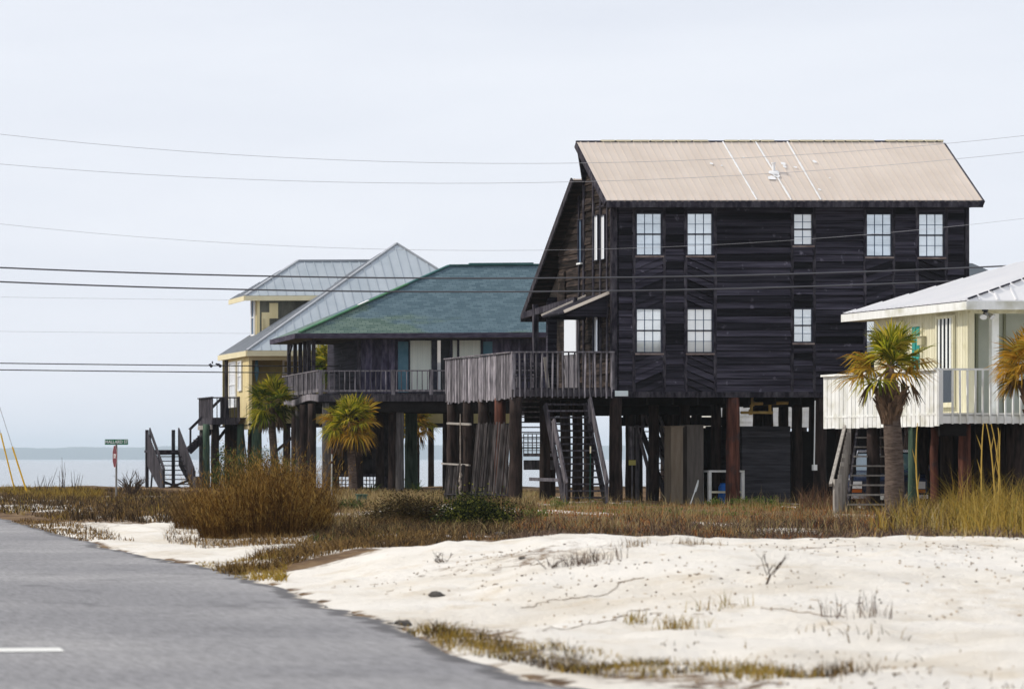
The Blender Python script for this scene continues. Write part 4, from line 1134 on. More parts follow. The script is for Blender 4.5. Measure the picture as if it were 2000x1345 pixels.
# stilts
for px, v, r, m in ((403, 1.0, .16, pile_green), (396, 3.8, .17, pile_grey), (420, 1.2, .19, pile_brown), (447, 2.0, .2, pile_brown), (457, 3, .2, pile_brown), (470, 1, .17, pile_green), (500, .3, .2, pile_green), (505, 1.5, .15, pile_green), (490, 4, .15, pile_brown),
                    (560, .4, .17, pile_brown)):
    piling(yh, Y_.U(px, v), v, -.6, zbt + .25, r, m)
q = MB(); q.beam((Y_.U(440, 2.5), 2.5, zbt), (Y_.U(425, 1.2), 1.2, Y_.Z(860, 1.2)), .1, .1); q.beam((Y_.U(475, 2), 2, zbt), (Y_.U(487, 2), 2, .0), .05, .05); q.build('brace', dark_trim, yh)
# side deck and stairs
v0 = .6; ud0, ud1 = Y_.U(415, v0), Y_.U(466, v0); vdk = Y_.V(388, ud0); zdt = Y_.Z(815, v0); zrl = Y_.Z(775, v0)
q = MB(); s = v0
while s < vdk: q.box(ud0, 0, s, s + .13, zdt - .05, zdt); s += .14
q.box(ud0, ud1, v0 - .03, v0 + .02, zdt - .32, zdt - .02); q.box(ud0 - .03, ud0, v0, vdk, zdt - .32, zdt - .02)
yd = q.build('deck', deck_dark, yh)
q = MB(); q.box(ud0, ud1, v0 - .06, v0, zrl - .06, zrl); balusters(q, (ud0, v0 - .04), (ud1, v0 - .04), zdt - .1, zrl - .04, .21, .035); q.box(ud1 - .05, ud1 + .05, v0 - .07, v0 + .03, zdt - .2, zrl + .02)
q.box(Y_.U(432, v0), Y_.U(440, v0), v0 + .1, v0 + .14, zdt, zrl); q.build('railing', deck_dark, yd)
q = MB(); paling(q, (ud0, vdk), (ud0, v0), zdt - .2, zrl - .02, .14, jt=.01); q.box(ud0 - .06, ud0 + .04, v0, vdk, zrl - .03, zrl + .02); q.build('paling', deck_dark, yd)
q = MB(); q.box(ud0 - .04, ud0 + .02, v0 + .1, vdk, Y_.Z(838, v0), zdt - .33); q.build('rim_board', deck_pale, yd)
# lower flight rising away from the viewer, landing, upper flight to the deck
sA = (Y_.U(321, -1.5), -1.5, .0); zl = Y_.Z(879, 2.4)
sB = (sA[0] + .05, 2.4, zl)
wst = Y_.U(379, -1.5) - sA[0]
stair_flight(yh, 'stairs', sA, sB, (1, 0, 0), wst, 9, deck_dark, deck_dark, .24, .045, .95, deck_dark, capw=.2)
q = MB(); q.box(sB[0], sB[0] + wst + .3, 2.4, 3.8, zl - .1, zl)
q.box(sB[0], sB[0] + wst, 2.35, 2.4, zl - .2, zl + .02)
ld = q.build('stair_landing', deck_dark, yh)
for x in (sB[0] + .1, sB[0] + wst): q = MB(); q.box(x - .07, x + .07, 3.6, 3.74, -.3, zl + .95); q.build('post', deck_dark, ld)
for p_, q_ in (((.3, zl), (.15, -.1)), ((.5, zl), (.65, -.1))):
    q = MB(); q.beam((sB[0] + p_[0], 3.0, p_[1]), (sB[0] + q_[0], 3.0, q_[1]), .07, .07); q.build('brace', deck_dark, ld)
q = MB(); q.beam((sA[0], -.4, .5), (sA[0] + wst, -.4, .0), .08, .1); q.beam((sA[0], -.4, .0), (sA[0] + wst, -.4, .5), .08, .1); q.build('cross_brace', deck_dark, ld)
for x_, m_ in ((sA[0] - .05, deck_dark), (sA[0] + wst + .07, deck_dark)):
    q = MB()
    for i in range(22):
        f = (i + .5) / 22; y = sA[1] + (sB[1] - sA[1]) * f; z = zl * f
        q.box(x_ - .02, x_, y - .08, y + .08, max(-.2, z - .5 * f - .2), z + .9)
    q.build('stair_paling', m_, yh)
stair_flight(yh, 'stairs', (Y_.U(370, 3.0), 3.0, zl), (Y_.U(434, 3.0), 3.0, zdt), (0, 1, 0), .9, 8, deck_dark, deck_dark, .24, .045, .95, deck_dark, rails=(0,))
q = MB(); q.tube([Y_.at(386, 965, -2), Y_.at(386, 930, -2)], .2, 12); q.build('stub_piling', pile_grey, yh)
t_ = thing('floodlight', 'tiny dark floodlight pair below the yellow house eave corner', 'floodlight', tuple(Vector(Y_.loc) + Vector((C0.x * Y_.c, C0.y, C0.z - .3))))
q = MB(); q.tube([(0, 0, .02), (0, 0, -.1)], .03, 6); q.build('mount', frame_dark, t_)
for dx in (-.12, .3):
    q = MB(); q.tube([(dx * .5, 0, -.1), (dx, 0, -.14), (dx + .06, -.1, -.22)], [.03, .06, .08], 8); q.build('lamp_head', frame_dark, t_)

# ================================================================== white house
Wf = Frame(1830, 67.5)
wh = thing('stilt_house', 'cream and white house on low stilts with a pale metal hip roof and green door', 'house', Wf.loc, Wf.rz)
vE, vEb = 2.1, 8.5                                             # eave front / back
uE = X_at(1889, 67.5 + vE) - Wf.X0; zE = Wf.Z(586, vE)
vw0 = 2.7; uw = X_at(1892, 67.5 + vw0) - Wf.X0; vw1 = Wf.V(1707, uw)
zdk_w = Wf.Z(806); zrw = Wf.Z(719); zbw = Wf.Z(828)
WR = 12.0
wlft = lambda s, d, z: (uw - d, s, z)
q = MB(); q.box(uw, uw + .14, vw0, vw1, zdk_w - .2, zE - .1); q.box(uw, WR, vw1 - .14, vw1, zdk_w - .2, zE - .1); q.box(WR - .14, WR, vw0 + 1.6, vw1 - .14, zdk_w - .2, zE - .1)
w = q.build('wall', cream_paint, wh)
q = MB(wlft); s = vw0
while s < vw1 - .1: q.box(s + .006, s + .118, 0, .022, zdk_w - .15, zE - .05); s += .125
q.build('siding', cream_paint, w)
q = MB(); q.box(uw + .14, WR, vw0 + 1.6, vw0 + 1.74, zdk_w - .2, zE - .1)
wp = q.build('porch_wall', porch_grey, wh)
q = MB()
for px in (1907, 1961): u = Wf.U(px, vw0 + 1.6); q.box(u - .03, u + .03, vw0 + 1.56, vw0 + 1.6, zdk_w, zE - .2)
q.build('groove_strip', mat('groove_olive', (.25, .26, .19), rough=.8), wp)
q = MB(); q.box(uw + .02, WR, vw0 - .04, vw0 + .12, Wf.Z(612, vw0), zE - .1)
u = uw + .1
while u < WR: q.box(u, u + .05, vw0 - .052, vw0 - .04, Wf.Z(612, vw0) + .01, zE - .16); u += .125
q.build('porch_header', cream_paint, wh)
q = MB(); u0, u1 = Wf.U(1935, vw0), Wf.U(1949, vw0); q.box(u0, u1, vw0 - .06, vw0 + .1, zdk_w - .05, Wf.Z(612, vw0)); q.build('porch_post', white_paint, wh, bevel=.01)
q = MB(); q.box(uw + .0, WR, vw0 - .3, vw1 + 1, zE - .14, zE - .1); q.box(uE + .05, uw + 1, vE + .05, vEb - .05, zE - .22, zE - .18); q.build('soffit', cream_paint, wh)
zwt = lambda py, v: Wf.Z(py, v)
for a, b, t0, t1, nb in ((1866, 1837, 622, 786, 4), (1767, 1753, 634, 720, 3)):
    v0, v1 = Wf.V(a, uw), Wf.V(b, uw); vm = (v0 + v1) / 2
    z0, z1 = zwt(t1, vm), zwt(t0, vm)
    ww = window(wh, lambda s, d, z: (uw + -.055 - d, s, z), v0, v1, z0, z1, 1, 1, cream_paint, pane_dark, .07, .02, True, cream_paint, rail=False)
    q = MB(lambda s, d, z: (uw - .055 - d, s, z))
    for i in range(nb):
        s = v0 + (v1 - v0) * (i + .5) / nb; q.box(s - .05 * (v1 - v0), s + .05 * (v1 - v0), .02, .035, z0 + (.85 if nb == 4 else 0), z1)
    q.build('security_bars', sign_white, ww)
v0, v1 = Wf.V(1801, uw), Wf.V(1787, uw)
q = MB(lambda s, d, z: (uw - .02 - d, s, z)); q.box(v0 - .09, v1 + .09, 0, .04, zdk_w, zwt(630, 4.6)); dr = q.build('door', cream_paint, wh)
q = MB(lambda s, d, z: (uw - .02 - d, s, z)); q.box(v0, v1, .03, .06, zdk_w + .05, zwt(636, 4.6)); q.box((v0 + v1) / 2 - .02, (v0 + v1) / 2 + .02, .06, .075, zdk_w + .05, zwt(636, 4.6)); q.build('door_leaf', teal_paint, dr)
q = MB(lambda s, d, z: (uw - .02 - d, s, z)); v0 = Wf.V(1806, uw); q.box(v0 - .11, v0 + .11, .0, .12, zwt(672, 4.3), zwt(656, 4.3)); q.box(v0 - .13, v0 + .13, 0, .15, zwt(656, 4.3), zwt(654.5, 4.3)); q.build('wall_lantern', mat('lantern_tan', (.45, .42, .28), rough=.6), wh)
# roof
rA, rB = Vector((uE, vE, zE)), Vector((WR + 3, vE, zE)); rC = Vector((uE, vEb, zE))
def on_left(px, py, v):  # point seen at (px, py) a given depth back
    return Vector(Wf.at(px, py, v))
h1 = on_left(2000, 549, vE + .35); h2 = on_left(2000, 509, 6.95)
rP1 = rA + (h1 - rA) * 3.2; rP2 = rC + (h2 - rC) * 1.75
rP1.y = vE + 1.4
q = MB(); q.fn = None
wroof_l = [rC, rA, rP1, rP2]
nrm = (rA - rC).cross(rP2 - rC).normalized()
dd = (rP1 - rA).dot(nrm); rP1 = rP1 - Vector((0, 0, dd / nrm.z))
wroof_l = [rC, rA, rP1, rP2]
q = MB(); roof_plane(q, wroof_l, .06, .23, .03, .022); wr = q.build('roof', white_metal, wh)
q = MB(); q.prism([rA, rB, Vector((WR + 3, rP1.y, rP1.z)), rP1], (0, 0, -.05))
u = uE + .3
while u < WR:
    d_ = rP1 - rA; f = min(1, max(0, (u - rA.x) / d_.x)); q.beam(Vector((u, vE, zE + .01)), Vector((u, rP1.y if f >= 1 else rA.y + d_.y * f, (zE + d_.z * f) + .01)), .04, .03); u += .45
q.build('roof', white_metal, wh)
q = MB(); q.prism([rC, rP2, Vector((WR + 3, rP2.y, rP2.z)), Vector((WR + 3, vEb, zE))], (0, 0, -.05)); q.prism([rP1, Vector((WR + 3, rP1.y, rP1.z)), Vector((WR + 3, rP2.y, rP2.z)), rP2], (0, 0, -.05)); q.build('roof', white_metal, wh, label='back slope of the white roof')
q = MB(); d_ = (rP1 - rA)
for i in range(16):
    if i % 1 == 0: q.beam(rA + d_ * ((i + .1) / 16) + Vector((0, 0, .03)), rA + d_ * ((i + .85) / 16) + Vector((0, 0, .03)), .05, .035)
q.build('hip_closure', frame_dark, wr)
q = MB()
q.beam(rA + Vector((-.02, 0, -.13)), rC + Vector((-.02, 0, -.13)), .045, .2); q.build('fascia', white_paint, wh)
q = MB(); q.beam(rA + Vector((-.04, -.02, -.13)), rB + Vector((0, -.02, -.13)), .045, .2); q.build('fascia', white_paint, wh)
q = MB(); q.beam(rA + Vector((-.03, -.01, -.02)), rC + Vector((-.03, .0, -.02)), .03, .02); q.build('drip_edge', frame_dark, wr)
# deck
q = MB(); s = 0
while s < 5.7: q.box(0, WR, s, s + .13, zdk_w - .05, zdk_w); s += .14
q.box(.05, WR, .02, .06, zbw + .02, zdk_w - .06); q.box(0.03, .06, .1, 5.7, zbw + .05, zdk_w - .06); wd = q.build('deck', white_paint, wh)
q = MB(); q.box(.1, WR, .1, 5.6, zbw + .04, zdk_w - .07); q.box(.1, Wf.U(1890), .06, .14, Wf.Z(851), zbw + .02); q.build('floor_frame', under_shade, wh)
q = MB(); q.box(0, WR, -.02, .10, zrw - .045, zrw)
balusters(q, (.36, -.02), (WR, -.02), zbw, zrw - .04, .178, .036, .01); q.box(.03, WR, .0, .03, zbw + .02, zdk_w - .09)
q.build('railing', white_paint, wd)
q = MB(); paling(q, (0, 5.75), (0, .0), zbw - .05, zrw - .03, .2, .03, .016, .012); q.box(-.07, .05, 0, 5.75, zrw - .04, zrw + .01)
q.box(-.01, .13, -.03, .02, zbw, zrw - .03); q.build('paling', white_paint, wd, label='closed white boards along the deck side')
# posts
for px, v, r, m in ((1783, 1.5, .11, pile_green), (1825, 1.2, .09, pile_red), (1884, .5, .14, pile_red), (1706, 3.7, .155, pile_brown), (1950, 1.0, .16, pile_brown), (1985, .6, .22, pile_brown),
                    (1660, 5.6, .14, pile_brown), (1730, 5.5, .14, pile_brown), (1800, 5.2, .16, pile_brown), (1850, 4.5, .15, pile_brown), (1920, 5.0, .2, pile_brown), (1970, 4.2, .2, pile_brown)):
    piling(wh, Wf.U(px, v), v, -.3, zbw + .1, r, m)
q = MB(); v = 6.6
q.box(Wf.U(1795, v), WR, v, v + .1, -.2, zbw + .1); q.build('shade_partition', under_shade, wh)  # near-black sheet for the darkness behind the posts
# stairs with a boarded balustrade
st0 = (Wf.U(1652, 2.6), 2.6, -.05); st1 = (Wf.U(1676, 4.4), 4.4, zbw + .05)
stair_flight(wh, 'stairs', st0, st1, (1, 0, 0), 1.15, 10, deck_pale, deck_dark, .22, .04, .85, deck_grey, rails=(1,))
q = MB(); n_ = 15
for i in range(n_):
    f = (i + .5) / n_; x = Wf.U(1634 + 24 * f, 2.2 + 2.0 * f); y = 2.2 + 2.0 * f
    zlo = max(-.15, -.3 + 2.0 * f * f); zhi = Wf.Z(955 - 123 * f, y)
    q.box(x - .035, x + .06, y - .012, y + .012, zlo, min(zhi, zbw + .02))
q.build('stair_paling', deck_pale, wh)
q = MB(); q.beam((Wf.U(1622, 2.1), 2.1, Wf.Z(947, 2.1)), (Wf.U(1650, 4.2), 4.2, Wf.Z(832, 4.2)), .07, .07); q.beam((Wf.U(1632, 2.1), 2.1, -.2), (Wf.U(1632, 2.1), 2.1, Wf.Z(935, 2.1)), .09, .09); q.build('stair_handrail', deck_pale, wh)
# floodlight
t = thing('floodlight', 'twin-headed floodlight under the front eave of the white house', 'floodlight', (X_at(1922, 67.5 + vE + .3), 67.5 + vE + .25, zE - .24))
q = MB(); q.tube([(0, 0, .04), (0, 0, -.02)], .07, 10); q.build('mount', frame_dark, t)
for sx_ in (-1, 1):
    q = MB(); q.tube([(0, 0, -.02), (sx_ * .06, -.06, -.10), (sx_ * .11, -.13, -.17)], [.025, .045, .085], 10); hd = q.build('lamp_head', chrome, t)
    q = MB(); q.tube([(sx_ * .111, -.131, -.171), (sx_ * .114, -.136, -.176)], [.075, .07], 10); q.build('lens', lamp_clear, hd)

# ================================================================== houses behind
def back_house(name, label, px0, px1, Y, py0, py1, wallm, roofm, pyr, wins, depth=5, porch=None, stilt0=0.):
    B = Frame(px0, Y); t = thing(name, label, 'house', B.loc)
    w = B.U(px1); z0, z1 = B.Z(py1), B.Z(py0)
    q = MB()
    boards(q, rect(0, w, z0, z1), 0, .22, .02, out=lambda s, d, z: (s, -d, z)); q.box(0, w, .02, depth, z0, z1); q.build('wall', wallm, t)
    q = MB(); zr_ = B.Z(pyr, depth / 2)
    q.prism([(-.4, -.4, z1 - .05), (-.4, depth / 2, zr_), (-.4, depth + .4, z1 - .05)], (w + .8, 0, 0)); q.build('roof', roofm, t)
    for a, b, c, d in wins: window(t, lambda s, dd, z: (s, -.07 - dd, z), B.U(a), B.U(b), B.Z(d), B.Z(c), 2, 2, frame_white, pane_blue, .08, .03, sill=False)
    for i in range(5):
        for v in (.3, depth - .4): piling(t, max(.2, stilt0) + (w - .2 - max(.2, stilt0)) * i / 4, v, -1.8, z0, .15, pile_brown)
    if porch:
        q = MB(); q.box(-.2, w + .2, -1.5, 0, z0 - .15, z0); q.box(-.2, w + .2, -1.5, -1.45, z0 + .9, z0 + .96); balusters(q, (-.2, -1.48), (w + .2, -1.48), z0, z0 + .9, .25, .04); q.build('porch', deck_grey, t)
    return t
back_house('stilt_house', 'cream clapboard house glimpsed between the stilts of the dark timber house', 1398, 1640, 122, 720, 834, white_paint, grey_metal, 640, [(1598, 1628, 778, 812), (1440, 1460, 740, 770)])
back_house('stilt_house', 'pale grey house far behind, glimpsed beneath the green-roofed house', 838, 1000, 136, 760, 806, mat('far_grey', (.42, .45, .50), (.5, .52, .56), 2, rough=.8), grey_metal, 720, [(846, 852, 780, 802), (950, 964, 775, 803)], porch=True, stilt0=.9)
back_house('stilt_house', 'far house showing only a slate grey roof peak above the pale metal roof', 1935, 1975, 104, 560, 800, porch_grey, mat('slate_grey', (.07, .085, .10), (.10, .115, .13), 2, rough=.7), 514, [], depth=7)

# pickup parked under the white house
Ct = thing('pickup_truck', 'dark blue pickup truck parked under the white house behind the stairs', 'truck', (X_at(1733, 72.2), 72.2, 0), math.radians(-25))
q = MB()
prof = [(0, .45), (-.02, .95), (.15, 1.05), (1.25, 1.13), (1.75, 1.66), (3.0, 1.70), (3.35, 1.15), (5.0, 1.12), (5.0, .45)]
n = len(prof); vs = []
for sgn in (-1, 1):
    for (y, z) in prof: vs.append((sgn * (.90 if z < 1.2 else .70), y, z))
q.add(vs, [tuple(range(n)), tuple(range(2 * n - 1, n - 1, -1))] + [(i, n + i, n + (i + 1) % n, (i + 1) % n) for i in range(n)])
q.build('body', car_blue, Ct, bevel=.04)
q = MB(); q.hexa([(-.80, 1.27, 1.16), (.80, 1.27, 1.16), (.80, 1.30, 1.16), (-.80, 1.30, 1.16), (-.64, 1.70, 1.62), (.64, 1.70, 1.62), (.64, 1.73, 1.62), (-.64, 1.73, 1.62)]); ws = q.build('windshield', glass_mat('car_glass', (.03, .07, .09), .25), Ct)
q = MB()
for a, b in (((-.82, 1.25, 1.15), (-.66, 1.69, 1.65)), ((.82, 1.25, 1.15), (.66, 1.69, 1.65)), ((-.66, 1.69, 1.65), (.66, 1.69, 1.65))): q.beam(a, b, .05, .05)
q.build('windshield_trim', chrome, ws)
q = MB(); q.box(-.55, .55, -.05, -.021, .68, .88); q.build('grille', frame_dark, Ct)
for s_ in (-1, 1):
    q = MB(); q.box(s_ * .72 - .14, s_ * .72 + .14, -.06, -.01, .70, .88); q.build('headlight', lamp_clear, Ct)
    q = MB(); q.box(s_ * .72 - .14, s_ * .72 + .14, -.06, -.01, .60, .685); q.build('turn_signal', lamp_orange, Ct)
q = MB(); q.box(-.92, .92, -.16, -.03, .42, .58); q.build('bumper', chrome, Ct, bevel=.03)
q = MB(); q.box(-.16, .16, -.18, -.161, .42, .57); q.build('number_plate', sign_white, Ct)
for y in (.9, 3.9):
    for s_ in (-1, 1):
        q = MB(); q.tube([(s_ * .70, y, .37), (s_ * .93, y, .37)], .37, 20); wl_ = q.build('wheel', rubber, Ct)
        q = MB(); q.tube([(s_ * .93, y, .37), (s_ * .945, y, .37)], .2, 14); q.build('rim', chrome, wl_)
for s_ in (-1, 1):
    q = MB(); q.box(s_ * .98 - .1, s_ * .98 + .1, 1.3, 1.36, 1.15, 1.3); q.build('wing_mirror', car_blue, Ct)

# ------------------------------------------------------------------ street sign, stop sign, guys, wires
Ys = 96.0; xsn = X_at(228, Ys)
sg = thing('street_sign', 'green street name blade on a thin pole at the road corner', 'sign', (xsn, Ys, 0))
q = MB(); q.tube([(-.02, 0, -.2), (-.01, 0, Z_at(866, Ys) + .0)], .034, 8); q.build('pole', steel, sg)
q = MB(); q.box(-.40, .38, -.012, .012, Z_at(868, Ys), Z_at(857.5, Ys)); bl = q.build('name_blade', sign_green, sg)
def lettering(txt, size, fn, mat_, parent, name='lettering'):
    cu = bpy.data.curves.new(name, 'FONT'); cu.body = txt; cu.size = size; cu.align_x = 'CENTER'; cu.align_y = 'CENTER'; cu.extrude = .002; cu.offset = .004
    tmp = bpy.data.objects.new('tmp_text', cu); COL.objects.link(tmp)
    me = bpy.data.meshes.new_from_object(tmp.evaluated_get(bpy.context.evaluated_depsgraph_get()))
    bpy.data.objects.remove(tmp); bpy.data.curves.remove(cu)
    for v in me.vertices: v.co = Vector(fn(*v.co))
    me.name = name; me.materials.clear()
    return link_mesh(name, me, mat_, parent)
zc = (Z_at(868, Ys) + Z_at(857.5, Ys)) / 2
lettering('MALLARD ST', .155, lambda x, y, z: (x * .86 - .01, -.016 - z, zc + y), sign_white, bl)
sp = thing('stop_sign', 'red octagonal stop sign turned edge-on below the street name blade', 'sign', (xsn - .06, Ys, 0))
zs = Z_at(891, Ys); yaw = math.radians(91.5); ca, sa = math.cos(yaw), math.sin(yaw)
pl = lambda a, b, d: (a * ca - d * sa, a * -sa - d * ca, zs + b)     # plate plane, d out of its face
oc = [(.375 * math.cos(math.pi / 8 + k * math.pi / 4) / math.cos(math.pi / 8), .375 * math.sin(math.pi / 8 + k * math.pi / 4) / math.cos(math.pi / 8)) for k in range(8)]
q = MB(); q.add([pl(a, b, 0) for a, b in oc] + [pl(a, b, .006) for a, b in oc], [tuple(range(8)), tuple(range(15, 7, -1))] + [(i, 8 + i, 8 + (i + 1) % 8, (i + 1) % 8) for i in range(8)])
pt = q.build('plate', sign_red, sp)
q = MB()
for i in range(8):
    a, b = oc[i], oc[(i + 1) % 8]; f = .965
    q.poly([pl(a[0], a[1], .008), pl(b[0], b[1], .008), pl(b[0] * f, b[1] * f, .008), pl(a[0] * f, a[1] * f, .008)])
q.build('border', sign_white, pt)
lettering('STOP', .20, lambda x, y, z: pl(x * .72, y, .009 + z), sign_white, pt)

for i, (bx, by, tx, ty, gy, lab) in enumerate(((31, 966, -60, 560, 845, 'outer yellow-sleeved guy wire at the left edge of the view'), (57, 975, -40, 640, 872, 'inner yellow-sleeved guy wire leaning nearer the street sign'))):
    Yg_ = Y_ground(by) + 3; a = Vector((X_at(bx, Yg_), Yg_, -.05)); b = Vector((X_at(tx, Yg_), Yg_ + 1, Z_at(ty, Yg_)))
    t = thing('guy_wire', lab, 'guy wire', a, group='guy wires of an unseen pole')
    q = MB(); q.tube([(0, 0, 0), b - a], .010, 6); q.build('strand', wire_grey, t)
    f = (by - gy) / (by - ty); q = MB(); q.tube([(0, 0, .02), (b - a) * .5 * f, (b - a) * f], .032, 8); q.build('guard_sleeve', guard_yellow, t)

def wire(pts, Y, r, m, label):
    pts = sorted(pts); c = np.polyfit([p[0] for p in pts], [p[1] for p in pts], 2)
    xs_ = np.linspace(-700, 2700, 36)
    P = [Vector((X_at(x, Y), Y, Z_at(np.polyval(c, x), Y))) for x in xs_]
    o = P[0].copy()
    q = MB(); q.tube([p - o for p in P], r, 6)
    w = q.build('overhead_wire', m)
    w.location = o
    tag(w, label, 'wire', 'overhead wires crossing the view')
wire([(0, 263), (450, 300), (850, 319), (1127, 319), (2000, 265)], 74, .0050, wire_grey, 'topmost thin overhead wire, crossing the tan roof nearest its ridge')
wire([(0, 321), (450, 348), (850, 359), (1130, 355), (2000, 297)], 74.6, .0050, wire_grey, 'thin overhead wire just below the topmost one, crossing the lower tan roof')
wire([(0, 437), (700, 487), (1075, 487), (2000, 427)], 75.2, .0040, wire_grey, 'thin lone overhead wire passing the upper windows of the dark house')
wire([(0, 522), (500, 540), (1000, 543), (1550, 534), (1920, 522)], 78, .021, mat('wire_heavy', (.10, .10, .11), rough=.35, metal=.6), 'upper of the two heavy dark overhead cables')
wire([(0, 550), (500, 566), (1000, 570), (1500, 561), (1840, 550)], 78.3, .021, bpy.data.materials['wire_heavy'], 'lower of the two heavy dark overhead cables')
wire([(0, 709), (460, 714), (900, 716)], 118.5, .021, wire_mat, 'upper cable of the low pair ending behind the yellow house palm')
wire([(0, 722), (465, 727), (900, 730)], 118.8, .021, wire_mat, 'lower cable of the low pair just above the wooden stair deck')
wire([(0, 580), (500, 586), (1000, 588)], 130.5 + 16, .006, wire_grey, 'faint far wire just below the heavy cables')
wire([(0, 647), (500, 651), (1000, 652)], 131 + 16, .006, wire_grey, 'faint far wire midway between the heavy cables and the low pair')

# ------------------------------------------------------------------ vegetation
def inpoly(px, py, poly):
    r = np.zeros(len(px), bool); n = len(poly)
    for i in range(n):
        (x0, y0), (x1, y1) = poly[i], poly[(i + 1) % n]
        if y0 == y1: continue
        c = (y0 > py) != (y1 > py)
        r ^= c & (px < (x1 - x0) * (py - y0) / (y1 - y0) + x0)
    return r

def blades(name, pts, h, w, m, lean=.5, label=None, curl=.4, kind='stuff', zoff=None, parent=None, dirs=None):
    """one tapering bent blade per point"""
    n = len(pts)
    if np.isscalar(h):
        h = h * rng.uniform(.5, 1.3, n)
        if zoff is None: h = h * (.25 + 1.5 * fbm(pts[:, 0] * 1.3, pts[:, 1] * .9, 77, 3))
    az = rng.uniform(0, 2 * np.pi, n); ln = np.abs(rng.normal(0, lean, n)) * h
    if dirs is not None: az = dirs + rng.normal(0, .5, n)
    wa = rng.uniform(0, 2 * np.pi, n); ww = w * rng.uniform(.6, 1.4, n)
    dx, dy = np.cos(az) * ln, np.sin(az) * ln
    wx, wy = np.cos(wa) * ww / 2, np.sin(wa) * ww / 2
    z0 = (ground(pts[:, 0], pts[:, 1]) - .02) if zoff is None else zoff
    def ring(f, wf):
        cx = pts[:, 0] + dx * (f ** (1 + curl * 2)); cy = pts[:, 1] + dy * (f ** (1 + curl * 2)); cz = z0 + h * f * (1 - .12 * f)
        return (np.stack([cx - wx * wf, cy - wy * wf, cz], -1), np.stack([cx + wx * wf, cy + wy * wf, cz], -1))
    a0, b0 = ring(0, 1); a1, b1 = ring(.55, .8); t, _ = ring(1, 0)
    co = np.stack([a0, b0, a1, b1, t], 1).reshape(-1, 3)
    i = np.arange(n) * 5
    me = np_mesh(name, co, np.stack([i, i + 1, i + 3, i + 2], -1), np.stack([i + 2, i + 3, i + 4], -1))
    o = link_mesh(name, me, m, parent)
    if kind: tag(o, label, kind=kind)
    return o

def scatter(n, poly, seed, thr=.45, sc=.9, pw=1.0, sc2=None):
    """ground points inside an outline (given by where its corners lie on level ground), thinned by noise into clumps"""
    xs_, ys_ = [], []
    W_ = np.array([(X_at(p[0], Y_ground(p[1])), Y_ground(p[1])) for p in poly])
    lo_, hi_ = W_.min(0), W_.max(0)
    out = []
    tot = 0
    for _ in range(30):
        k = n * 3
        # nearer ground gets more blades per square metre than far ground
        u = rng.uniform(0, 1, k); Yv = 1 / (1 / lo_[1] + (1 / hi_[1] - 1 / lo_[1]) * u)
        Xv = rng.uniform(lo_[0], hi_[0], k)
        a, b = pix(Xv, Yv)
        ok = inpoly(a, b, poly)
        d = fbm(Xv * sc, Yv * sc * .7, seed)
        ok &= rng.uniform(0, 1, k) < np.clip((d - thr) * 4 + .5, 0, 1) ** pw
        out.append(np.stack([Xv[ok], Yv[ok]], -1)); tot += ok.sum()
        if tot >= n: break
    return np.concatenate(out)[:n]

heath = leaf_mat('heath', [(.035, .018, .010), (.12, .05, .02), (.23, .095, .035), (.30, .14, .05), (.36, .24, .10), (.08, .12, .025)], .3)
heath_dark = leaf_mat('heath_dark', [(.02, .013, .011), (.05, .032, .027), (.10, .065, .05), (.15, .10, .075), (.24, .17, .11)], .25)
grass_brown = leaf_mat('grass_brown', [(.022, .013, .006), (.07, .04, .016), (.14, .08, .026), (.23, .14, .045), (.34, .23, .09)], .3)
grass_gold = leaf_mat('grass_gold', [(.10, .06, .010), (.23, .145, .022), (.34, .22, .035), (.44, .32, .09), (.14, .13, .022)], .4)
grass_tan = leaf_mat('grass_tan', [(.15, .10, .04), (.27, .19, .08), (.40, .29, .13), (.50, .39, .2), (.13, .15, .04)], .35)
broom = leaf_mat('broom', [(.03, .015, .005), (.10, .048, .011), (.23, .115, .022), (.40, .225, .045), (.55, .36, .10), (.14, .10, .05)], .3)
shrub_dark = leaf_mat('shrub_dark', [(.004, .007, .003), (.008, .014, .004), (.015, .025, .006), (.05, .065, .012), (.22, .22, .035)], .2)  # near-black shadowed and yellow sunlit leaves put into the colours
shrub_green = leaf_mat('shrub_green', [(.015, .03, .008), (.03, .055, .014), (.055, .085, .02), (.10, .12, .03)], .35)
leaf_lime = leaf_mat('leaf_lime', [(.05, .10, .015), (.10, .16, .03), (.17, .2, .05)], .4)
twig = mat('twig', (.04, .028, .022), (.11, .08, .06), 6, rough=.95)

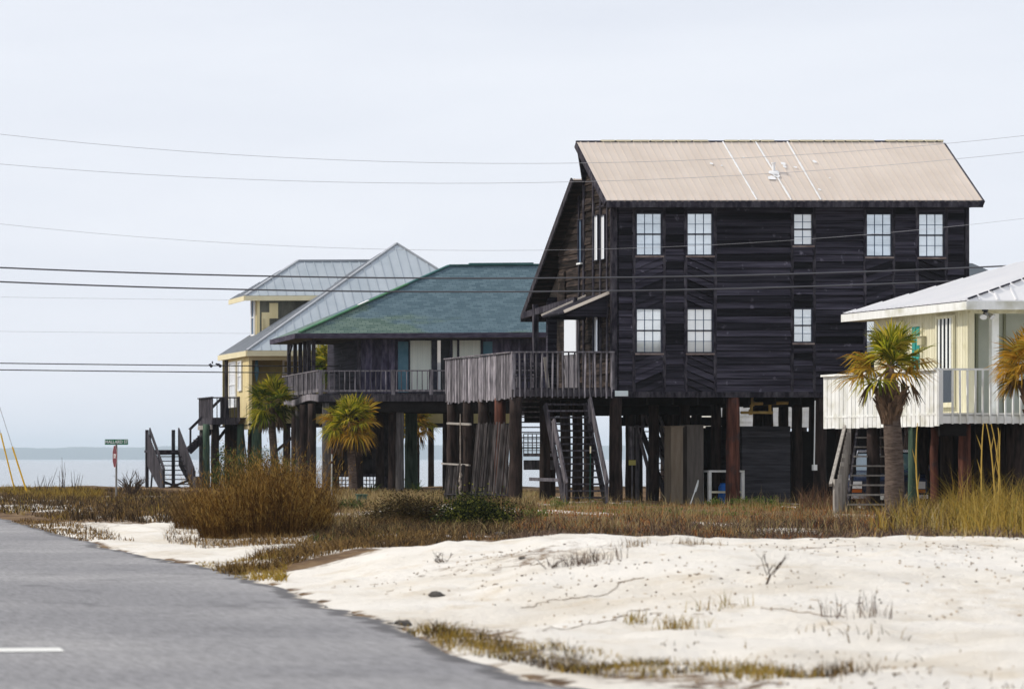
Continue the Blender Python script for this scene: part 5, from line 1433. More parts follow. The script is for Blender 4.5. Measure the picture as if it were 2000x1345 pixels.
R_ = [(1000, 985), (1640, 985), (2150, 1000), (2150, 1012), (1700, 1040), (1040, 1042), (960, 1005)]
F_ = [(1000, 1036), (1250, 1022), (2000, 1014), (2150, 1020), (2150, 1090), (1000, 1090), (900, 1078)]
M_ = [(640, 992), (1040, 985), (1060, 1050), (900, 1068), (600, 1078), (600, 1020)]
T_ = [(640, 962), (1060, 968), (1100, 992), (900, 1008), (700, 1004), (600, 985)]
L_1 = [(-250, 962), (300, 964), (420, 985), (420, 1030), (150, 1022), (30, 1006), (-250, 996)]
heath_red = leaf_mat('heath_red', [(.06, .02, .008), (.20, .065, .018), (.36, .125, .03), (.45, .18, .045), (.50, .27, .09)], .3)
scrub_black = leaf_mat('scrub_black', [(.010, .008, .006), (.025, .018, .012), (.05, .034, .02), (.085, .055, .03), (.14, .09, .04)], .2)
for i, (poly, n_, h_, w_, m_, thr, scl, lab) in enumerate((
        (R_, 7000, .11, .015, heath, .54, .8, 'low brown ground cover before the dark house'),
        (R_, 14000, .12, .013, heath_red, .53, .5, 'rusty red patches of ground cover before the dark house'),
        (R_, 2500, .26, .010, grass_tan, .58, .9, 'pale straw tufts in the rusty ground cover'),
        (F_, 13000, .19, .012, heath_dark, .50, .7, 'dark purplish brown scrub along the top of the sand bank'),
        (F_, 5000, .20, .012, heath_red, .54, .6, 'rusty clumps along the top of the sand bank'),
        (F_, 9000, .22, .010, scrub_black, .52, .9, 'blackish twiggy clumps along the top of the sand bank'),
        (F_, 3500, .26, .009, grass_tan, .58, 1.1, 'straw wisps among the dark scrub on the sand bank'),
        (T_, 14000, .20, .016, grass_tan, .40, .8, 'pale tan grass beneath the green-roofed house'),
        (T_, 3000, .2, .016, grass_brown, .52, .8, 'brown clumps in the tan grass'),
        (M_, 10000, .18, .014, grass_brown, .53, .7, 'mixed brown grass between the golden bush and the dark shrub'),
        (M_, 8000, .24, .011, scrub_black, .52, .5, 'blackish scrub clumps between the golden bush and the sand bank'),
        (M_, 2500, .14, .020, shrub_green, .60, .6, 'small green clumps in the brown grass'),
        (M_, 2500, .26, .009, grass_tan, .58, .9, 'straw wisps in the brown grass'),
        (L_1, 16000, .22, .018, scrub_black, .42, .5, 'blackish scrub strip beside the far end of the road'),
        (L_1, 7000, .20, .018, grass_brown, .52, .4, 'brown grass in the far roadside scrub'),
        (L_1, 2600, .22, .016, grass_gold, .60, .4, 'golden clumps in the far roadside scrub'))):
    blades('ground_cover', scatter(n_, poly, 51 + i * 3, thr, scl), h_, w_, m_, .7, lab)
blades('dry_grass', scatter(3500, [(-50, 965), (160, 962), (210, 970), (180, 985), (60, 978)], 56, .4), .25, .02, grass_gold, .6,
       'golden tuft patch near the guy wires')
blades('verge_grass', scatter(4500, [(415, 1112), (560, 1092), (720, 1074), (1200, 1058), (1190, 1090), (760, 1102), (600, 1110), (450, 1124)], 93, .46, 1.0), .16, .010, scrub_black, .8, 'blackish stems along the thin grass line across the sand')
blades('verge_grass', scatter(7500, [(415, 1112), (560, 1090), (720, 1072), (1200, 1058), (1190, 1090), (760, 1102), (600, 1112), (450, 1126)], 57, .40, 1.2), .17, .012, grass_brown, .7,
       'thin brown grass line across the sand')
blades('verge_grass', scatter(1500, [(380, 1100), (560, 1100), (560, 1140), (430, 1125)], 58, .5, 1.6), .10, .012, grass_gold, .7, 'short green gold grass at the road edge corner')
def verge(n, y0, y1, d0, d1, seed, thr, sc=2.2):
    Yv = rng.uniform(y0, y1, n * 6); dv = rng.uniform(d0, d1, n * 6); Xv = edge_x(Yv) + dv
    ok = rng.uniform(0, 1, n * 6) < np.clip((fbm(Xv * sc, Yv * sc, seed) - thr) * 6 + .5, 0, 1)
    return np.stack([Xv[ok], Yv[ok]], -1)[:n]
blades('verge_grass', scatter(2600, [(765, 1208), (830, 1222), (1000, 1262), (1250, 1298), (1500, 1322), (1580, 1340), (1700, 1360), (1300, 1340), (1100, 1318), (1000, 1298), (880, 1275), (800, 1240)], 60, .53, 2.6), .085, .007, grass_gold, .6, 'golden grass along the foot of the sand bank by the road')
blades('verge_grass', scatter(1300, [(765, 1208), (830, 1222), (1000, 1262), (1250, 1298), (1500, 1322), (1700, 1360), (1100, 1318), (880, 1275)], 91, .55, 3.0), .09, .008, scrub_black, .7, 'dark matted stems in the roadside grass')
blades('verge_grass', verge(120, 16, 22, 1.6, 3.6, 61, .62), .08, .009, grass_brown, .7, 'sparse brown tufts low on the sand bank')
blades('verge_grass', verge(1600, 50, 66, .0, 1.0, 62, .5), .12, .014, grass_brown, .7, 'short grass along the far road edge')
blades('bush_litter', scatter(3800, [(330, 1035), (690, 1030), (720, 1062), (660, 1080), (400, 1076), (320, 1058)], 95, .48, 1.2), .16, .011, grass_brown, .8, 'brown litter and short grass round the foot of the golden bush')
blades('sedge_grass', scatter(4200, [(1690, 1050), (1840, 985), (2150, 950), (2150, 1095), (1850, 1090), (1760, 1080)], 63, .42, .7), .55, .014, grass_gold, .45, 'tall golden grass before the white house', curl=.8)
blades('sedge_grass', scatter(2600, [(1850, 1010), (2150, 980), (2150, 1095), (1880, 1095)], 64, .40, .8), .85, .013, grass_gold, .45, 'tallest golden grass at the right edge of the view', curl=.9)
blades('sedge_grass', scatter(2600, [(1700, 1040), (1840, 985), (2150, 960), (2150, 1095), (1850, 1092), (1760, 1080)], 97, .44, .8), .50, .013, scrub_black, .5, 'dark olive brown stems among the golden grass before the white house', curl=.8)
blades('sedge_grass', scatter(1800, [(1700, 1040), (1840, 985), (2150, 960), (2150, 1095), (1850, 1092), (1760, 1080)], 98, .46, .8), .42, .014, grass_tan, .5, 'pale straw stems among the golden grass before the white house', curl=.8)
blades('dead_grass', scatter(2600, [(1560, 985), (1960, 985), (2150, 990), (2150, 1010), (1560, 1010)], 65, .4, .8), .55, .014, leaf_mat('dead_red', [(.06, .03, .02), (.13, .07, .04), (.2, .12, .07)], .3), .4, 'rusty dead stems around the posts of the white house', curl=.6)

blades('crest_scrub', scatter(5200, [(1000, 1092), (1180, 1078), (1350, 1066), (1700, 1074), (2150, 1090), (2150, 1150), (1700, 1118), (1350, 1100), (1180, 1112), (1000, 1130)], 66, .56, 1.1), .17, .013, heath_dark, .8,
       'ragged brown scrub spilling over the crest of the sand bank')
blades('crest_scrub', scatter(900, [(1000, 1092), (1180, 1078), (1350, 1066), (1700, 1074), (2150, 1090), (2150, 1150), (1350, 1100)], 67, .58, 1.3), .13, .012, grass_tan, .8,
       'straw coloured wisps on the crest of the sand bank')
blades('green_cover', scatter(2600, [(980, 985), (1700, 985), (1700, 1012), (980, 1025)], 68, .60, .6), .12, .03, leaf_mat('cover_green', [(.04, .07, .012), (.08, .13, .02), (.15, .19, .04), (.2, .2, .06)], .3), .8,
       'green patches in the reddish ground cover')
blades('dead_grass', scatter(1500, [(980, 985), (1700, 985), (1900, 1010), (1700, 1030), (980, 1040)], 69, .5, .7), .42, .009, grass_tan, .35, 'straw stalks standing out of the scrub')
# twigs and scraps lying about on the sand bank
def sand_bits():
    n = 6000; Yv = rng.uniform(15, 33, n); Xv = edge_x(Yv) + rng.uniform(.6, 11, n)
    n_ = fbm(Xv * .8, Yv * .8, 70); ok = (n_ > .40) & (rng.uniform(0, 1, n) < .15 + 1.8 * np.clip(n_ - .45, 0, 1))
    return np.stack([Xv[ok], Yv[ok]], -1)
q = MB()
for x, y in sand_bits():
    z = gz(x, y); a = random.uniform(0, 6.28); l = random.choice((.006, .008, .01, .01, .012, .015, .02, .03) if random.random() < .93 else (.05, .09, .14))
    q.beam((x, y, z + .004), (x + math.cos(a) * l, y + math.sin(a) * l, gz(x + math.cos(a) * l, y + math.sin(a) * l) + .008), .009 if l < .04 else .005, .012 if l < .04 else .006)
tag(q.build('sand_debris', leaf_mat('debris', [(.05, .035, .025), (.20, .14, .09), (.40, .31, .22), (.5, .42, .33)], 0)), 'tiny twigs and shell bits on the white sand bank', kind='stuff')

def tuft(px, py, label, h=.18, n=60, r=.12, m=None, cat='tuft', z=None, name='grass_tuft', w=.007, lean=.5, Y=None):
    Yv = Y or dune_Y(px, py); Xv = X_at(px, Yv)
    p = np.stack([Xv + rng.normal(0, r, n), Yv + rng.normal(0, r, n)], -1)
    t = thing(name, label, cat, (Xv, Yv, gz(Xv, Yv)), group='lone tufts on the sand bank')
    z0 = ground(p[:, 0], p[:, 1]) - gz(Xv, Yv) - .01
    p[:, 0] -= Xv; p[:, 1] -= Yv
    blades('stems', p, h, w, m or grass_brown, lean, kind=None, zoff=z0, parent=t)
    return t
def dune_Y(px, py):
    """first place the sight line through a point of the photo meets the ground"""
    for Yv in np.arange(14, 130, .05):
        if Z_at(py, Yv) <= gz(X_at(px, Yv), Yv): return Yv
    return 60.
for px, py, lab, h, n, r, m in (
        (1148, 1100, 'dark shrubby tuft on the left shoulder of the sand bank', .16, 130, .14, heath_dark),
        (1245, 1068, 'green brown tuft on the crest of the sand bank', .10, 60, .10, grass_brown),
        (1358, 1064, 'small tuft at the highest point of the sand bank crest', .10, 60, .12, grass_brown),
        (1245, 1218, 'lower left of two olive tufts low on the sand bank', .11, 60, .07, grass_gold),
        (1328, 1228, 'lower right of two olive tufts low on the sand bank', .13, 90, .09, grass_gold),
        (1410, 1188, 'sparse straw tuft in the middle of the sand bank', .15, 40, .10, grass_tan),
        (1665, 1205, 'thin grey weeds right of the middle of the sand bank', .20, 50, .14, heath_dark),
        (1630, 1318, 'dark tuft at the foot of the sand bank near its right end', .12, 90, .12, grass_brown)):
    tuft(px, py, lab, h, n, r, m)
def twiggy(px, py, label, h, seed, spread=.5, n=6, r=.006):
    random.seed(seed); Yv = dune_Y(px, py); Xv = X_at(px, Yv); zz = gz(Xv, Yv)
    q = MB()
    def br(p, d, l, rr, lv):
        e = p + d * l; mid = p + d * l * .5 + Vector((random.uniform(-.1, .1), random.uniform(-.1, .1), 0)) * l
        q.tube([p, mid, e], [rr, rr * .8, rr * .5], 5)
        if lv:
            for _ in range(random.randint(2, 3)):
                nd = (d + Vector((random.uniform(-spread, spread), random.uniform(-spread, spread), random.uniform(-.1, .4)))).normalized()
                br(p.lerp(e, random.uniform(.4, 1)), nd, l * random.uniform(.4, .7), rr * .6, lv - 1)
    for _ in range(n):
        br(Vector((random.uniform(-.03, .03), random.uniform(-.03, .03), -.03)), Vector((random.uniform(-spread, spread), random.uniform(-spread, spread), 1)).normalized(), h * random.uniform(.5, 1), r, 2)
    o = q.build('dead_weed', twig); o.location = (Xv, Yv, zz)
    return tag(o, label, 'dead weed', 'dead weeds')
for i, (pp_, lab) in enumerate((([(1020, 1190), (1060, 1178), (1100, 1172), (1150, 1168), (1210, 1140), (1270, 1128)], 'longest dry runner trailing over the left flank of the sand bank'),
                               ([(1060, 1232), (1120, 1226), (1190, 1215), (1230, 1196), (1280, 1192)], 'dry runner curving above the two olive tufts'),
                               ([(1480, 1190), (1540, 1193), (1600, 1203), (1660, 1206)], 'dry runner lying left of the grey weeds'))):
    P_ = []
    for (px, py) in pp_:
        Yv = dune_Y(px, py); P_.append(Vector((X_at(px, Yv), Yv, 0)))
    Q_ = []
    for a_, b_ in zip(P_, P_[1:]):
        for j in range(6):
            c_ = a_.lerp(b_, j / 6) + Vector((random.uniform(-.02, .02), random.uniform(-.05, .05), 0)); Q_.append(Vector((c_.x, c_.y, gz(c_.x, c_.y) + .008)))
    o_ = Q_[0].copy(); q = MB(); q.tube([p_ - o_ for p_ in Q_], [.004 * random.uniform(.5, 1.2) for _ in Q_], 5)
    o = q.build('dry_runner', mat('runner_%d' % i, (.16, .11, .075), (.34, .27, .2), 8)); o.location = o_; tag(o, lab, 'dry vine', 'dry runners on the sand bank')
twiggy(1494, 1142, 'upright dead stalk with bent side twigs on the sand bank', .28, 5, .5, 2, .007)
twiggy(1075, 1110, 'low tangle of dead twigs on the left of the sand bank', .12, 6, 1.0, 7, .004)
twiggy(862, 1098, 'grey dead twigs left of the sand bank by the brown grass line', .12, 8, 1.2, 7, .005)
for i, (px, h) in enumerate(((75, .55), (95, .75), (122, .95), (146, .7))):
    random.seed(i); Yv = 108. + i; Xv = X_at(px, Yv)
    q = MB(); k = 5
    for _ in range(6 + i):
        a = Vector((random.uniform(-.12, .12), random.uniform(-.12, .12), -.05)); b = a + Vector((random.uniform(-.3, .3), 0, h * 1.35 * random.uniform(.5, 1.1)))
        q.tube([a, a.lerp(b, .5) + Vector((random.uniform(-.05, .05), 0, 0)), b], [.012, .009, .005], 5)
    o = q.build('dead_weed', twig); o.location = (Xv, Yv, gz(Xv, Yv))
    tag(o, ('short dead weed clump nearest the guy wires, against the water', 'dead weed clump second from the guy wires, against the water', 'tallest dead weed clump against the water', 'dead weed clump nearest the street sign, against the water')[i], 'dead weed', 'dead weeds')
twiggy(258, 968, 'dark leafless shrub between the street sign and the wooden stairs', .75, 12, .75, 26, .02)

def leafy(name, label, cat, c, rx, ry, rz, n, m, leaf=.06, seed=1, stems=8, group=None, clump=26, up=.3):
    """shrub: leaf-sized faces gathered in clumps through the volume, on a few forked stems"""
    r = np.random.default_rng(seed); random.seed(seed)
    t = thing(name, label, cat, c, group=group)
    d = r.normal(size=(clump, 3)); d /= np.linalg.norm(d, axis=1)[:, None]; d[:, 2] = np.abs(d[:, 2]) * 1.1 - .15
    cc = d * r.uniform(.35, .95, (clump, 1)) * np.array([rx, ry, rz]); cc[:, 2] = np.maximum(cc[:, 2] + .25 * rz, .05)
    idx = r.integers(0, clump, n)
    sz = r.uniform(.16, .34, clump)
    p = cc[idx] + r.normal(size=(n, 3)) * (sz[idx] * np.mean([rx, ry, rz]))[:, None] * np.array([1, 1, .8])
    p[:, 2] = np.maximum(p[:, 2], .0)
    a = r.normal(size=(n, 3)); a[:, 2] += up; a /= np.linalg.norm(a, axis=1)[:, None]
    b = np.cross(a, r.normal(size=(n, 3))); b /= np.linalg.norm(b, axis=1)[:, None]
    L_ = leaf * r.uniform(.6, 1.4, n)[:, None]
    co = np.stack([p, p + a * L_ * .5 + b * L_ * .28, p + a * L_, p + a * L_ * .5 - b * L_ * .28], 1).reshape(-1, 3)
    i = np.arange(n) * 4
    link_mesh('foliage', np_mesh('foliage', co, np.stack([i, i + 1, i + 2, i + 3], -1)), m, t)
    for k in range(stems):
        q = MB(); e = Vector(cc[k]); q.tube([Vector((e.x * .1, e.y * .1, -.1)), e * .55 + Vector((0, 0, .05)), e], [.02, .014, .006], 5); q.build('stem', twig, t)
    return t

def broom_bush(name, label, px0, px1, py_base, py_top, n, seed, m, cat='bush', dep=1.0):
    """dense clump of fine upright stems with side twigs"""
    r = np.random.default_rng(seed); Yb = Y_ground(py_base); cx = X_at((px0 + px1) / 2, Yb + dep); rx = (X_at(px1, Yb + dep) - X_at(px0, Yb + dep)) / 2; H_ = (py_base - py_top) * Yb / FPX
    t = thing(name, label, cat, (cx, Yb + dep, gz(cx, Yb + dep)))
    a = r.uniform(0, 2 * np.pi, n); rad = np.sqrt(r.uniform(0, 1, n))
    bx, by = np.cos(a) * rad * rx * .86, np.sin(a) * rad * dep
    lump = .12 + 1.45 * fbm(bx * 2.0 + 40, by * 1.6, seed, 3)
    h = H_ * lump * (1 - .38 * np.abs(bx / rx) ** 2.5) * (.35 + .85 * r.uniform(0, 1, n) ** .8)
    lx, ly = bx * .16 + r.normal(0, .24, n) * h, by * .10 + r.normal(0, .2, n) * h
    def strands(bx, by, bz, tx, ty, tz, w):
        k = len(bx); az = r.uniform(0, np.pi, k); wx, wy = np.cos(az) * w, np.sin(az) * w * .5
        mx_, my_, mz_ = bx + (tx - bx) * .45, by + (ty - by) * .45, bz + (tz - bz) * .55
        co = np.stack([np.stack([bx - wx, by - wy, bz], -1), np.stack([bx + wx, by + wy, bz], -1), np.stack([mx_ - wx * .8, my_ - wy * .8, mz_], -1), np.stack([mx_ + wx * .8, my_ + wy * .8, mz_], -1), np.stack([tx, ty, tz], -1)], 1).reshape(-1, 3)
        i = np.arange(k) * 5
        return co, np.stack([i, i + 1, i + 3, i + 2], -1), np.stack([i + 2, i + 3, i + 4], -1)
    z0 = np.full(n, -.05)
    c1, q1, t1 = strands(bx, by, z0, bx + lx, by + ly, h, .0034)
    k = n * 5; pi = r.integers(0, n, k); f = r.uniform(.3, .98, k)
    sx_, sy_, sz_ = bx[pi] + lx[pi] * f ** 1.3, by[pi] + ly[pi] * f ** 1.3, h[pi] * f
    l = r.uniform(.04, .13, k); az = r.uniform(0, 2 * np.pi, k); el = r.uniform(.5, 1.3, k)
    c2, q2, t2 = strands(sx_, sy_, sz_, sx_ + np.cos(az) * np.cos(el) * l, sy_ + np.sin(az) * np.cos(el) * l, sz_ + np.sin(el) * l, .0036)
    link_mesh('stems', np_mesh('stems', c1, q1, t1), m[0], t)
    link_mesh('twigs', np_mesh('twigs', c2, q2, t2), m[1], t)
    return t
broom_stem = leaf_mat('broom_stem', [(.015, .008, .004), (.05, .024, .008), (.11, .055, .015), (.20, .11, .03)], .15)
broom_bush('broom_bush', 'large golden brown bush of fine upright stems beside the road', 372, 655, 1062, 922, 6200, 3, (broom_stem, broom), dep=1.1)
broom_bush('broom_bush', 'smaller dull brown bush at the left foot of the golden bush', 335, 440, 1040, 960, 1200, 4, (broom_stem, grass_brown), dep=.7)
Yv = 56.5; leafy('dark_shrub', 'dark green dense shrub with sunlit leaf tones before the slat screens', 'shrub', (X_at(932, Yv), Yv, gz(X_at(932, Yv), Yv) - .12), .70, .6, .66, 18000, shrub_dark, .045, 21, clump=40)
Yv = 57.5; leafy('brown_shrub', 'low tangled brown shrub left of the dark green shrub', 'shrub', (X_at(800, Yv), Yv, gz(X_at(800, Yv), Yv) - .1), 1.0, .6, .62, 16000, leaf_mat('brown_shrub', [(.010, .007, .004), (.025, .017, .008), (.06, .04, .015), (.11, .075, .025), (.03, .035, .010)], .25), .04, 22, clump=40)
Yv = 98.; leafy('green_shrub', 'dark green shrub rising behind the golden bush', 'shrub', (X_at(500, Yv), Yv, 0), 1.35, .9, 1.5, 9000, shrub_green, .07, 23, clump=40)
leafy('green_shrub', 'thin leafy sapling at the right of the shrub behind the golden bush', 'shrub', (X_at(556, 100), 100, 0), .45, .4, 1.3, 900, shrub_green, .09, 24, clump=18)
leafy('climbing_vine', 'leafy vine climbing a stilt of the yellow house deck', 'vine', (X_at(430, 121), 121, .2), .22, .2, 1.5, 500, shrub_green, .11, 25, clump=20)
for i, (px, Yv, w_, lab) in enumerate(((1395, 83.2, .3, 'low lime green weeds left of the red piling'), (1450, 83.4, .45, 'low lime green weeds at the foot of the red piling'), (1490, 83.5, .5, 'spread of lime green weeds in front of the storage room'))):
    leafy('weed_patch', lab, 'weeds', (X_at(px, Yv), Yv, gz(X_at(px, Yv), Yv)), w_, .3, .18, 420, leaf_lime, .06, 30 + i, 4, 'green weeds before the dark house', 10)
for px, py, lab in ((1050, 1020, 'green sprawling weed near the sand mound'), (1085, 1000, 'leafy yellow green weed left of the stair foot'), (690, 1005, 'bright green weed left of the brown shrub')):
    Yv = Y_ground(py); leafy('weed_patch', lab, 'weeds', (X_at(px, Yv), Yv, gz(X_at(px, Yv), Yv)), .4, .4, .16, 450, leaf_lime if px > 1000 else shrub_green, .05, int(px), 4, 'green weeds on the open ground', 10)
for px, Yv, lab in ((725, 111.5, 'spiky palmetto seedling before the lattice of the green-roofed house'), (812, 112, 'spiky palmetto seedling at the foot of the grey-green piling')):
    random.seed(int(px)); q = MB(); 
    for _ in range(26):
        a = random.uniform(0, 6.28); e = random.uniform(.2, 1.2); l = random.uniform(.35, .75); d = Vector((math.cos(a) * math.cos(e), math.sin(a) * math.cos(e), math.sin(e)))
        s_ = Vector((-d.y, d.x, 0)).normalized() * .022; q.add([-s_, s_, d * l * .6 + s_ * 1.2, d * l - Vector((0, 0, .05)), d * l * .6 - s_ * 1.2], [(0, 1, 2, 3, 4)])
    o = q.build('palmetto', shrub_green); o.location = (X_at(px, Yv), Yv, gz(X_at(px, Yv), Yv)); tag(o, lab, 'palmetto', 'palmetto seedlings')

# tall single reeds by the white house
for i, (pb, yb, pm, ym, pt, yt, lab) in enumerate(((1802, 1020, 1790, 930, 1792, 826, 'tall yellow reed beside the green post'), (1918, 985, 1917, 900, 1921, 826, 'yellow reed leftmost of the cluster at the right'), (1945, 985, 1938, 900, 1926, 826, 'yellow reed leaning left in the cluster at the right'), (1957, 985, 1950, 910, 1936, 828, 'longest yellow reed of the cluster at the right'), (1948, 980, 1952, 890, 1949, 835, 'thin upright reed rightmost of the cluster'))):
    Yv = 62. + i * .3; P_ = [Vector((X_at(a, Yv), Yv, Z_at(b, Yv))) for a, b in ((pb, yb), (pm, ym), (pt, yt))]
    P_[0].z = gz(P_[0].x, Yv) - .05
    base = P_[0].copy(); q = MB(); k = 9; pts = []
    for j in range(k):
        f = j / (k - 1); pts.append(P_[0] * (1 - f) ** 2 + (P_[1] * 2 - P_[0] * .5 - P_[2] * .5) * 2 * f * (1 - f) + P_[2] * f * f - base)
    q.tube(pts, [.022 - .014 * j / k for j in range(k)], 6)
    for j in (3, 5):
        d = Vector((random.uniform(-.12, .12), .03, .35)); s_ = Vector((.02, 0, 0)); q.add([pts[j] - s_, pts[j] + s_, pts[j] + d], [(0, 1, 2)])
    o = q.build('reed', mat('reed_yellow_%d' % i, (.40, .26, .05), (.55, .38, .10), 5, rough=.7)); o.location = base; tag(o, lab, 'reed', 'tall reeds')

# ------------------------------------------------------------------ palms
fr_green = leaf_mat('frond_green', [(.04, .06, .006), (.13, .15, .010), (.26, .27, .016), (.42, .36, .025), (.55, .42, .06)], .5, .6)
fr_gold = leaf_mat('frond_gold', [(.11, .08, .008), (.28, .16, .012), (.46, .24, .018), (.55, .34, .06), (.22, .20, .014)], .45, .6)
fr_deep = leaf_mat('frond_deep', [(.02, .04, .006), (.055, .09, .010), (.11, .15, .015), (.19, .21, .02)], .4, .6)
fr_dead = leaf_mat('frond_dead', [(.04, .025, .016), (.10, .065, .04), (.18, .13, .085), (.30, .23, .16)], .25, .8)
def fan(mb, H0, D, up, pet, L_, n=26, spread=2.1, droop=.25, w=.030, pr=.012, r=random):
    """one fan leaf: stalk, then pointed segments radiating from its end, their tips bending over"""
    D = D.normalized(); S = D.cross(up).normalized(); N_ = S.cross(D).normalized()
    tip = H0 + D * pet - Vector((0, 0, droop * pet * .35))
    mb.tube([H0, H0.lerp(tip, .5) + N_ * pet * .05, tip], [pr * 1.5, pr, pr * .8], 5, False)
    miss = r.random() * 2 - 1
    for i in range(n):
        a = -spread + 2 * spread * (i + .5) / n + r.uniform(-.06, .06)
        l = L_ * (.62 + .38 * math.cos(a * .62)) * r.uniform(.82, 1.1)
        if abs(a - miss * spread) < .15: l *= .55
        d = (D * math.cos(a) + S * math.sin(a)).normalized()
        fold = N_ * (abs(math.sin(a)) * .24 - .04)
        k = r.uniform(.6, 1.5) * droop
        e0 = tip + (d + fold * .8).normalized() * l * .30
        e1 = e0 + (d + fold).normalized() * l * .36 - Vector((0, 0, k * l * .10))
        e2 = e1 + (d + fold * .4).normalized() * l * .34 - Vector((0, 0, k * l * .42))
        t = d.cross(N_).normalized() * w * .5
        h = N_ * w * .2
        mb.add([tip - t * .25, tip + t * .25, e0 + t * .8, e0 - t * .8, e1 + t + h, e1 - t + h, e2 + t * .1, e2 - t * .1], [(0, 1, 2, 3), (3, 2, 4, 5), (5, 4, 6, 7)])

def palm(label, px, pyc, Yv, R, trunk_r, seed, mats, n=30, boots=False, lean=0.0, dead=8, base_px=None, elmin=-.5):
    r = random.Random(seed)
    xb = X_at(base_px if base_px else px, Yv); xc, zc_ = X_at(px, Yv), Z_at(pyc, Yv)
    zg = gz(xb, Yv)
    t = thing('palm_tree', label, 'palm', (xb, Yv, zg), group='fan palms among the stilt houses')
    C_ = Vector((xc - xb, 0, zc_ - zg))
    q = MB(); k = 26; pts, rad = [], []
    top = C_ - Vector((0, 0, .75 if boots else R * .26))
    for i in range(k):
        f = i / (k - 1); pts.append(Vector((top.x * f + lean * math.sin(f * 3.1), 0, -.2 + (top.z + .2) * f))); rad.append(trunk_r * (1.14 - .2 * f) * (1 + .03 * (i % 2) + r.uniform(-.02, .02)))
    q.tube(pts, rad, 14); q.build('trunk', trunk_mat, t, smooth=True)
    q = MB(); q.tube([top - Vector((0, 0, .1)), top.lerp(C_, .5), C_ + Vector((0, 0, R * .05))], [trunk_r * .85, trunk_r * .75, trunk_r * .3], 10)
    q.build('crown_shaft', boot_mat, t, smooth=True)
    if boots:                                       # split old leaf bases flaring from the trunk
        q = MB()
        for lv in range(8):
            for j in range(8):
                a = lv * 1.1 + j * 2 * math.pi / 8 + r.uniform(-.15, .15); f = lv / 7
                z = top.z - .62 + .55 * f
                o_ = Vector((math.cos(a), math.sin(a), 0)); s_ = Vector((-math.sin(a), math.cos(a), 0))
                b = Vector((top.x, 0, z)) + o_ * trunk_r * (.84 + .30 * f); l = r.uniform(.26, .44); tl = r.uniform(.25, .7) * (.5 + .5 * f)
                tip = b + o_ * l * tl + Vector((0, 0, l)) + s_ * r.uniform(-.14, .14)
                w0, w1 = .095, .035
                q.hexa([b - s_ * w0, b + s_ * w0, b + s_ * w0 - o_ * .05, b - s_ * w0 - o_ * .05, tip - s_ * w1 + o_ * .012, tip + s_ * w1 + o_ * .012, tip + s_ * w1 - o_ * .01, tip - s_ * w1 - o_ * .01])
        q.build('leaf_bases', boot_mat, t)
    gm, om = mats; Q = [MB(), MB()]
    for i in range(n):
        f = (i + .5) / n
        a = i * 2.399 + r.uniform(-.4, .4) + seed; el = elmin + (1.5 - elmin) * f ** .95 + r.uniform(-.12, .12)
        D = Vector((math.cos(a) * math.cos(el), math.sin(a) * math.cos(el), math.sin(el)))
        up = Vector((0, 0, 1)) if abs(D.z) < .95 else Vector((math.cos(a), math.sin(a), .2))
        up = (up + Vector((r.uniform(-.8, .8), r.uniform(-.8, .8), 0)))
        pet = R * r.uniform(.30, .54); L_ = R * r.uniform(.44, .64)
        fan(Q[1 if r.random() < (.75 if el < 0 else .42 if el < .5 else .12) else 0], C_ + Vector((0, 0, -.04)), D, up, pet, L_, 26, 1.95, r.uniform(.4, .8) if el < .5 else r.uniform(.15, .4), .040 * R / 1.1, .011 * R, r)
    Q[0].build('fronds', gm, t, label='green fronds'); Q[1].build('fronds', om, t, label='yellowing fronds')
    if dead:
        q = MB()
        for i in range(dead):
            a = i * 2.399 * 1.3 + 1.7 * seed + r.uniform(-.4, .4); el = -r.uniform(.25, .7) if boots else -r.uniform(.6, 1.25)
            D = Vector((math.cos(a) * math.cos(el), math.sin(a) * math.cos(el), math.sin(el)))
            p0 = C_ - Vector((0, 0, R * .12)); pet = R * r.uniform(.34, .5)
            e_ = p0 + D * pet
            q.tube([p0, p0 + D * pet * .6 + Vector((0, 0, .05)), e_], [.014 * R, .011 * R, .009 * R], 5, False)
            for s_ in range(13):                   # limp folded segments hanging from the stalk end
                l = R * r.uniform(.35, .55); w = .034 * R / 1.1
                d = Vector((D.x * .45 + r.uniform(-.28, .28), D.y * .45 + r.uniform(-.28, .28), -1)).normalized()
                tt = Vector((r.uniform(-1, 1), r.uniform(-1, 1), 0)).normalized() * w * .5
                m1 = e_ + (d + D * .35).normalized() * l * .45; e2 = m1 + d * l * .55
                q.add([e_ - tt * .3, e_ + tt * .3, m1 + tt, m1 - tt, e2 + tt * .2, e2 - tt * .2], [(0, 1, 2, 3), (3, 2, 4, 5)])
        q.build('dead_fronds', fr_dead, t, label='brown hanging dead fronds')
    return t
palm('stout palm with torn leaf bases in front of the white house deck', 1738, 712, 65.5, 1.22, .185, 4, (fr_green, fr_gold), 26, True, lean=.05, dead=7, base_px=1746, elmin=-.25)
palm('palm cut by the right edge of the view before the white house railing', 2024, 705, 64.5, 1.05, .2, 9, (fr_gold, fr_gold), 34, True, dead=3, elmin=-.7)
palm('round-headed palm on a slim pale trunk before the green-roofed house', 683, 822, 109, 1.34, .14, 2, (fr_green, fr_gold), 46, base_px=691, dead=14, elmin=-.95)
palm('palm with brown skirt between the yellow house and the dark deck', 529, 785, 118, 1.28, .15, 7, (fr_green, fr_deep), 38, base_px=541, dead=18, elmin=-.9)
palm('palm seen through the open porch of the green-roofed house', 643, 712, 127, 1.45, .15, 5, (fr_green, fr_deep), 44, dead=6)
palm('palm glimpsed below the deck of the green-roofed house', 806, 826, 124, 1.3, .16, 3, (fr_green, fr_gold), 36, dead=8, base_px=800)

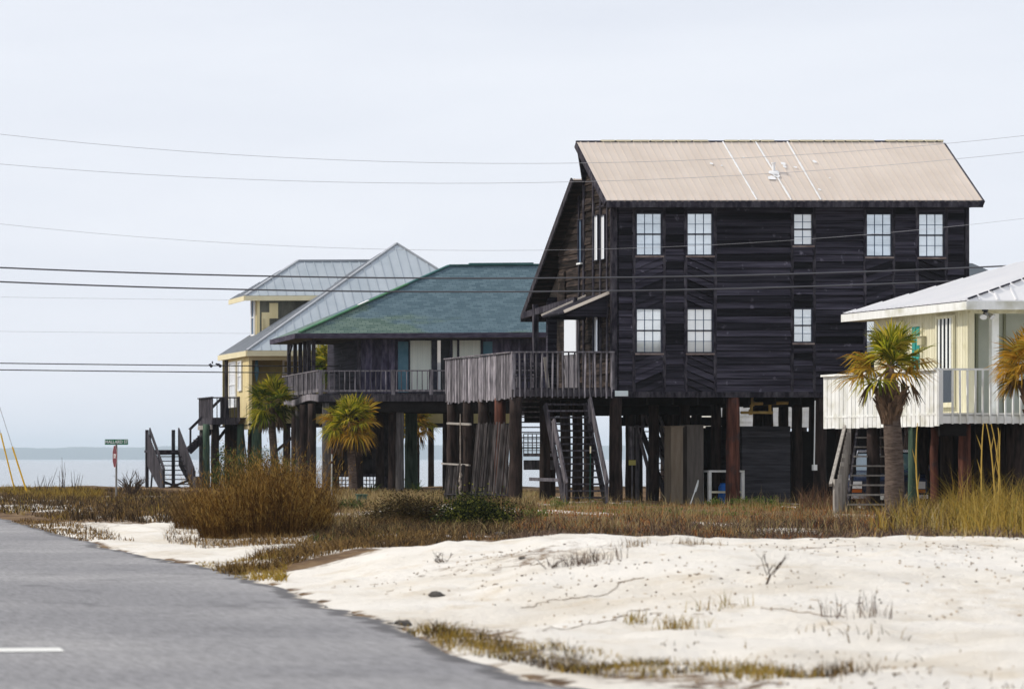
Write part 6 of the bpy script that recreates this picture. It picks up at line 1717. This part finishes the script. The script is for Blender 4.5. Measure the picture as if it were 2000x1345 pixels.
# ------------------------------------------------------------------ small things on the ground
def rock(px, py, s, label, m=stone, name='rock', cat='rock', flat=.6):
    random.seed(int(px)); Yv = dune_Y(px, py); Xv = X_at(px, Yv)
    bm = bmesh.new(); bmesh.ops.create_icosphere(bm, subdivisions=2, radius=s)
    for v in bm.verts: v.co = Vector((v.co.x * 1.3, v.co.y, v.co.z * flat)) * random.uniform(.8, 1.15)
    me = bpy.data.meshes.new(name); bm.to_mesh(me); bm.free()
    o = link_mesh(name, me, m); o.location = (Xv, Yv, gz(Xv, Yv) + s * flat * .4); return tag(o, label, cat, 'rocks and clods by the road')
rock(787, 1223, .055, 'dark angular stone at the left tip of the sand bank', flat=.8)
rock(852, 1165, .06, 'dark clod at the head of the sandy hollow')
rock(803, 1236, .03, 'pebble just below the dark angular stone')
rock(1020, 1092, .035, 'weathered lump on the brown grass line', flat=.5)
rock(975, 1046, .07, 'dark broken block right of the dark green shrub', flat=.7)
for px, py, lab in ((873, 1053, 'crumpled white litter scrap below the dark green shrub'), (706, 1033, 'white litter scrap on the bare soil left of the brown shrub')):
    Yv = dune_Y(px, py); Xv = X_at(px, Yv); random.seed(int(px)); q = MB()
    pts = [(math.cos(i * .9) * random.uniform(.03, .08), math.sin(i * .9) * .04, random.uniform(.01, .04)) for i in range(7)]
    q.prism(pts, (0, .01, .015)); o = q.build('litter', litter_white); o.location = (Xv, Yv, gz(Xv, Yv) + .02); tag(o, lab, 'litter', 'white litter')
t = thing('utility_box', 'small green utility post by the low dark timber edge', 'utility post', (X_at(706, 86), 86, gz(X_at(706, 86), 86)))
q = MB(); q.box(-.14, .14, -.12, .12, -.1, .30); q.build('post_body', pile_green, t, bevel=.02)
q = MB(); q.box(-.16, .16, -.14, .14, .301, .35); q.build('cap', pile_green, t, bevel=.02)
q = MB(); q.beam((0, 0, .06), (X_at(700, 86.5) - X_at(640, 86.5), 0, .06), .15, .14); o = q.build('landscape_timber', deck_dark); o.location = (X_at(640, 86.5), 86.5, gz(X_at(660, 86.5), 86.5)); tag(o, 'dark landscape timber lying in the grass by the green utility post', 'timber')
t = thing('marker_rod', 'white marker rod with a rusty band in the grass before the palm', 'rod', (X_at(647, 90), 90, gz(X_at(647, 90), 90)))
q = MB(); q.tube([(0, 0, -.1), (.02, 0, 1.55)], .022, 8); q.build('rod', mat('rod_pale', (.35, .38, .38), (.55, .57, .56), 5, rough=.6), t)
q = MB(); q.tube([(.02, 0, 1.55), (.024, 0, 1.72)], .024, 8); q.tube([(.015, 0, 1.25), (.016, 0, 1.33)], .026, 8); q.build('band', pile_red, t)

# ------------------------------------------------------------------ haze over the bay
hz = MB(); hz.box(-2800, 10800, -80, 14900, -6.5, 95)
hm = bpy.data.materials.new('haze'); hm.use_nodes = True; n = hm.node_tree; n.nodes.clear()
vo = n.nodes.new('ShaderNodeVolumePrincipled'); vo.inputs['Color'].default_value = (.80, .91, 1.0, 1); vo.inputs['Density'].default_value = .00010; vo.inputs['Anisotropy'].default_value = .0
ou = n.nodes.new('ShaderNodeOutputMaterial'); n.links.new(vo.outputs['Volume'], ou.inputs['Volume'])
tag(hz.build('haze', hm), 'thin pale sea haze', kind='stuff')
